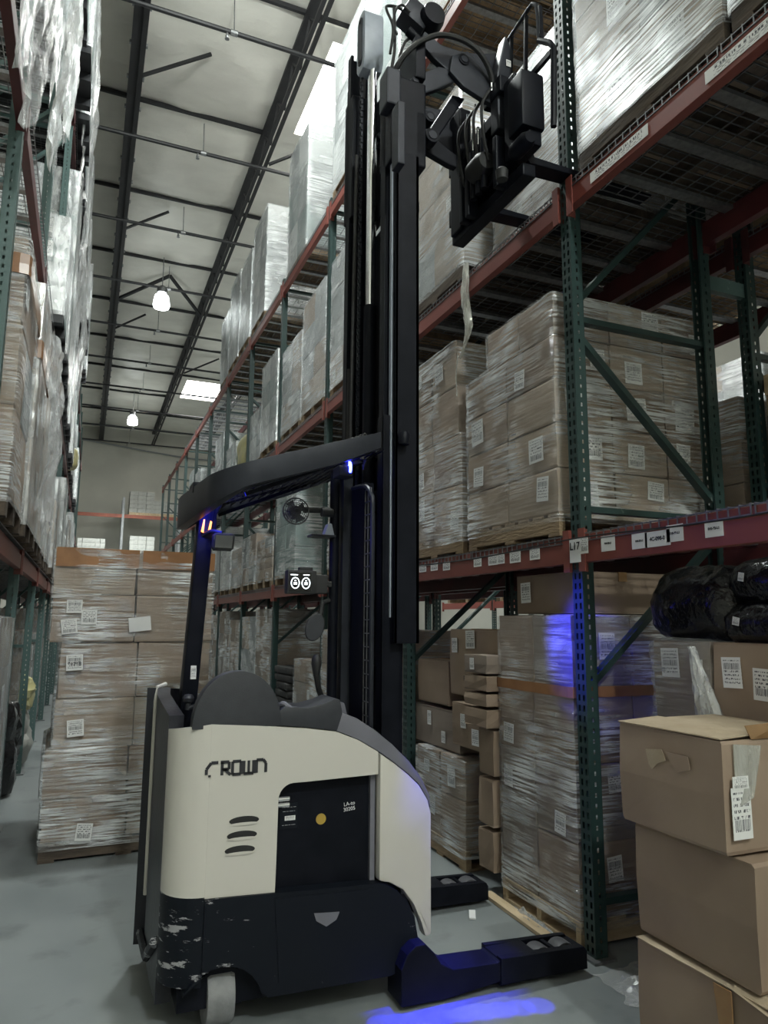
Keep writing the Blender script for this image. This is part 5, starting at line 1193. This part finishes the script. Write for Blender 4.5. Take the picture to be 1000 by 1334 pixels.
# ---- carriage and scissor reach at the mast head
def plate(pts, Y, th, nm, m='gunmetal', bevel=.006, par=None, d=.46):
    poly = P2(pts, Y)
    o = MB().xz(poly, Y, Y+th).build(nm, M[m], par or T, bevel=bevel); return o, poly
blk = [px(x, y, 'X', 1.42) for x, y in ((500, 100), (546, 205))]
MB().bb((1.30, 3.06, 3.93), (1.50, 3.22, 4.42)).build('carriage_side', M['navy'], T, bevel=.01)
MB().bb((1.30, 3.66, 3.95), (1.50, 3.80, 4.75)).build('carriage_side', M['navy'], T, bevel=.01)
MB().bb((1.44, 3.06, 4.0), (1.50, 3.80, 4.25)).bb((1.44, 3.06, 4.45), (1.50, 3.80, 4.7)).build('carriage_cross_plate', M['navy'], T, bevel=.008)
p = px(512, 122, 'X', 1.32); MB().bb((1.26, p.y-.06, p.z-.11), (1.34, p.y+.05, p.z+.10)).build('valve_block', M['gunmetal'], T, bevel=.01)
p = px(525, 175, 'X', 1.32); MB().bb((1.27, p.y-.05, p.z-.20), (1.31, p.y+.03, p.z+.14)).build('wear_pad', M['gunmetal'], T, bevel=.006)
for nm_y, dy in ((3.12, 0), (3.60, 1)):
    Y = nm_y; s = .48*dy
    def off(pts): # shift outline so far arm keeps the same X,Z as the near one
        return [(a, b_) for a, b_ in P2(pts, 3.12)]
    def pl(pts, y, th, nm, m='gunmetal', bv=.008): return MB().xz(off(pts), y, y+th).build(nm, M[m], T, bevel=bv)
    pl([(553, 40), (575, 58), (600, 66), (625, 70), (655, 68), (660, 78), (655, 95), (636, 100), (612, 105), (590, 98), (565, 75), (548, 55)], Y, .04, 'scissor_upper_arm')
    pl([(585, 78), (605, 72), (622, 88), (640, 112), (646, 133), (640, 142), (628, 136), (600, 118), (582, 98)], Y-.035, .034, 'scissor_link')
    pl([(530, 108), (537, 101), (570, 88), (580, 90), (592, 107), (570, 117), (553, 123), (535, 118)], Y-.01, .04, 'scissor_lower_arm')
    pl([(594, 116), (611, 121), (577, 170), (566, 190), (552, 178), (564, 162)], Y+.045, .04, 'scissor_diagonal', 'navy')
    pl([(552, 176), (566, 168), (600, 196), (600, 212), (590, 208), (556, 188)], Y+.045, .04, 'scissor_strut', 'navy')
    for (x, y, r_) in ((600, 84, .032), (537, 111, .022), (559, 182, .040), (648, 80, .022), (556, 158, .03)):
        p = px(x, y, 'Y', 3.12); pn = MB().lathe([(r_, -.012), (r_, .05)], (p.x, Y-.03, p.z), 18, 'Y').build('pivot_pin', M['navy'], T, smooth=True)
        MB().lathe([(r_*.6, -.016), (r_*.6, -.008)], (p.x, Y-.03, p.z), 14, 'Y').build('pin_head', M['gunmetal'], pn)
p = px(541, 22, 'Y', 3.25); MB().box((p.x, 3.27, p.z), (.16, .12, .14), Matrix.Rotation(.5, 3, 'Y')).build('reach_cylinder_mount', M['gunmetal'], T, bevel=.02, smooth=True)
MB().lathe([(.065, -.10), (.075, -.06), (.075, .06), (.065, .10)], (p.x+.085, 3.27, p.z-.01), 20, 'Y').build('cross_tube', M['navy'], T, smooth=True)
a, b_, c = px(531, 40, 'Y', 3.22), px(572, 78, 'Y', 3.22), px(592, 98, 'Y', 3.22)
MB().cyl((a.x, 3.22, a.z), (b_.x, 3.22, b_.z), .026, 14).build('reach_cylinder', M['navy'], T, smooth=True); MB().cyl((b_.x, 3.22, b_.z), (c.x, 3.22, c.z), .012, 12).build('reach_cylinder_rod', M['chrome'], T, smooth=True)
def hose(pts, Y, r_, nm='hose', m='rubber'):
    MB().tube(smooth_pts([(q.x, Y+dy, q.z) for (q, dy) in ((px(x, y, 'Y', Y), dd) for x, y, dd in pts)], 6), r_, 8).build(nm, M[m], T, smooth=True)
hose([(516, 90, .05), (525, 74, 0), (545, 58, -.02), (571, 51, -.03), (600, 58, -.03), (622, 75, -.03), (640, 100, 0), (646, 126, .04)], 3.06, .015)
hose([(508, 70, 0), (510, 40, -.02), (502, 18, -.02), (504, 8, 0), (516, 5, .02), (530, 4, .05)], 3.2, .008)
hose([(517, 45, 0), (512, 30, 0), (516, 12, 0), (526, 3, .02), (536, 12, .02)], 3.18, .007)
hose([(509, 95, 0), (514, 60, 0), (513, 10, 0)], 3.22, .009)
hose([(517, 95, 0), (521, 72, 0), (530, 50, .03), (541, 40, .05)], 3.2, .008)
for (x, y) in ((506, 100), (511, 104), (520, 98)): 
    p = px(x, y, 'Y', 3.18); MB().lathe([(.010, -.03), (.010, .0), (.006, .004), (.006, .03)], (p.x, 3.18, p.z), 8).build('hose_fitting', M['chrome'], T)
# fork carriage
FX = 1.98
def pxX(x, y, X=FX): q = px(x, y, 'X', X); return q.y, q.z
MB().bb((FX-.05, 3.47, 3.92), (FX+.03, 3.60, 4.72)).build('fork_carriage_upright', M['navy'], T, bevel=.01)
MB().bb((FX-.05, 2.88, 4.02), (FX+.03, 2.98, 4.50)).build('fork_carriage_upright', M['navy'], T, bevel=.01)
MB().bb((FX-.03, 2.78, 4.02), (FX+.05, 3.66, 4.13)).build('fork_carriage_bar', M['navy'], T, bevel=.008)
MB().bb((FX-.03, 2.78, 4.36), (FX+.05, 3.66, 4.44)).build('fork_carriage_bar', M['navy'], T, bevel=.008)
MB().bb((FX-.03, 2.84, 3.88), (FX+.05, 3.62, 3.95)).build('fork_carriage_bar', M['navy'], T, bevel=.008)
MB().xz([(FX-.06, 4.26), (FX+.03, 4.26), (FX+.03, 4.80), (FX, 4.86), (FX-.06, 4.60)], 3.02, 3.10).build('reach_head_post', M['gunmetal'], T, bevel=.01)
pp_ = px(664, 80, 'Y', 3.0); sticker(T, (pp_.x-.9, 3.015-3.44, pp_.z), '-Y', .03, .04, 1, name='warning_decal')
for yy in (3.16, 3.22, 3.28):
    MB().cyl((FX-.07, yy, 3.98), (FX-.07, yy, 4.28), .020, 12).build('tilt_cylinder', M['navy'], T, smooth=True); MB().cyl((FX-.07, yy, 4.28), (FX-.07, yy, 4.40), .009, 10).build('tilt_rod', M['chrome'], T, smooth=True)
MB().lathe([(.05, -.09), (.065, -.06), (.065, .05), (.04, .07)], (FX-.08, 3.20, 4.12), 18, 'Y').build('side_shift_motor', M['rubber'], T, smooth=True)
MB().bb((FX-.08, 2.76, 4.10), (FX+.06, 2.90, 4.42)).build('side_shift_box', M['navy'], T, bevel=.015, smooth=True)
MB().lathe([(.03, -.08), (.045, -.05), (.045, .05), (.03, .08)], (FX-.05, 2.82, 4.02), 16, 'Y').build('shift_cylinder', M['navy'], T, smooth=True)
MB().bb((FX+.02, 2.98, 3.95), (FX+.045, 3.47, 4.36)).build('carriage_plate', M['navy'], T, bevel=.006)
for yy in (3.02, 3.33, 3.40):
    MB().bb((FX-.09, yy-.02, 3.90), (FX-.02, yy+.02, 4.20)).build('roller_bracket', M['navy'], T, bevel=.008)
for q in range(4):
    y_ = 3.05+.09*q
    MB().tube(smooth_pts([(FX-.08, y_, 4.52), (FX-.13, y_+.02, 4.42), (FX-.12, y_+.03, 4.25), (FX-.07, y_+.06, 4.12)], 5), .009, 8).build('carriage_hose', M['rubber'], T, smooth=True)
    MB().lathe([(.008, 0), (.008, .05)], (FX-.08, y_, 4.50), 8).build('hose_fitting', M['chrome'], T)
MB().bb((FX-.07, 2.98, 4.46), (FX+.03, 3.16, 4.56)).build('valve_body', M['navy'], T, bevel=.008)
# load backrest: bent flat bar frame with uprights
def bk(pts, w_=.014, X=2.05):
    return smooth_pts([(X, *pxX(x, y, X)) for x, y in pts], 3)
MB().tube([(2.05, *pxX(648, 73, 2.05)), (2.05, *pxX(688, 12, 2.05)), (2.05, *pxX(693, 5, 2.05)), (2.05, *pxX(698, 6, 2.05)), (2.05, *pxX(700, 18, 2.05)), (2.05, *pxX(702, 52, 2.05))], .011, 8).build('load_backrest_rail', M['gunmetal'], T, smooth=True)
MB().tube([(2.05, *pxX(702, 53, 2.05)), (2.05, *pxX(716, 56, 2.05)), (2.05, *pxX(721, 62, 2.05)), (2.05, *pxX(721, 165, 2.05))], .016, 8).build('load_backrest_side_bar', M['navy'], T, smooth=True)
for (xa, ya, xb, yb) in ((685, 20, 684, 112), (666, 46, 664, 120), (703, 8, 705, 50)):
    MB().bar((2.055, *pxX(xa, ya, 2.055)), (2.055, *pxX(xb, yb, 2.055)), .012, .022, (1, 0, 0)).build('load_backrest_bar', M['navy'], T)
MB().bar((2.05, *pxX(672, 122, 2.05)), (2.05, *pxX(718, 68, 2.05)), .02, .03).build('load_backrest_rail', M['navy'], T)
MB().bar((2.05, *pxX(640, 160, 2.05)), (2.05, *pxX(655, 100, 2.05)), .02, .03).build('load_backrest_rail', M['navy'], T)
# forks entering the shelf
for yy in (2.98, 3.46):
    MB().xz([(2.03, 4.50), (2.075, 4.50), (2.08, 4.10), (2.09, 4.075), (2.9, 4.060), (2.9, 4.050), (2.06, 4.030), (2.03, 4.06)], yy-.05, yy+.05).build('fork', M['navy'], T, bevel=.004)
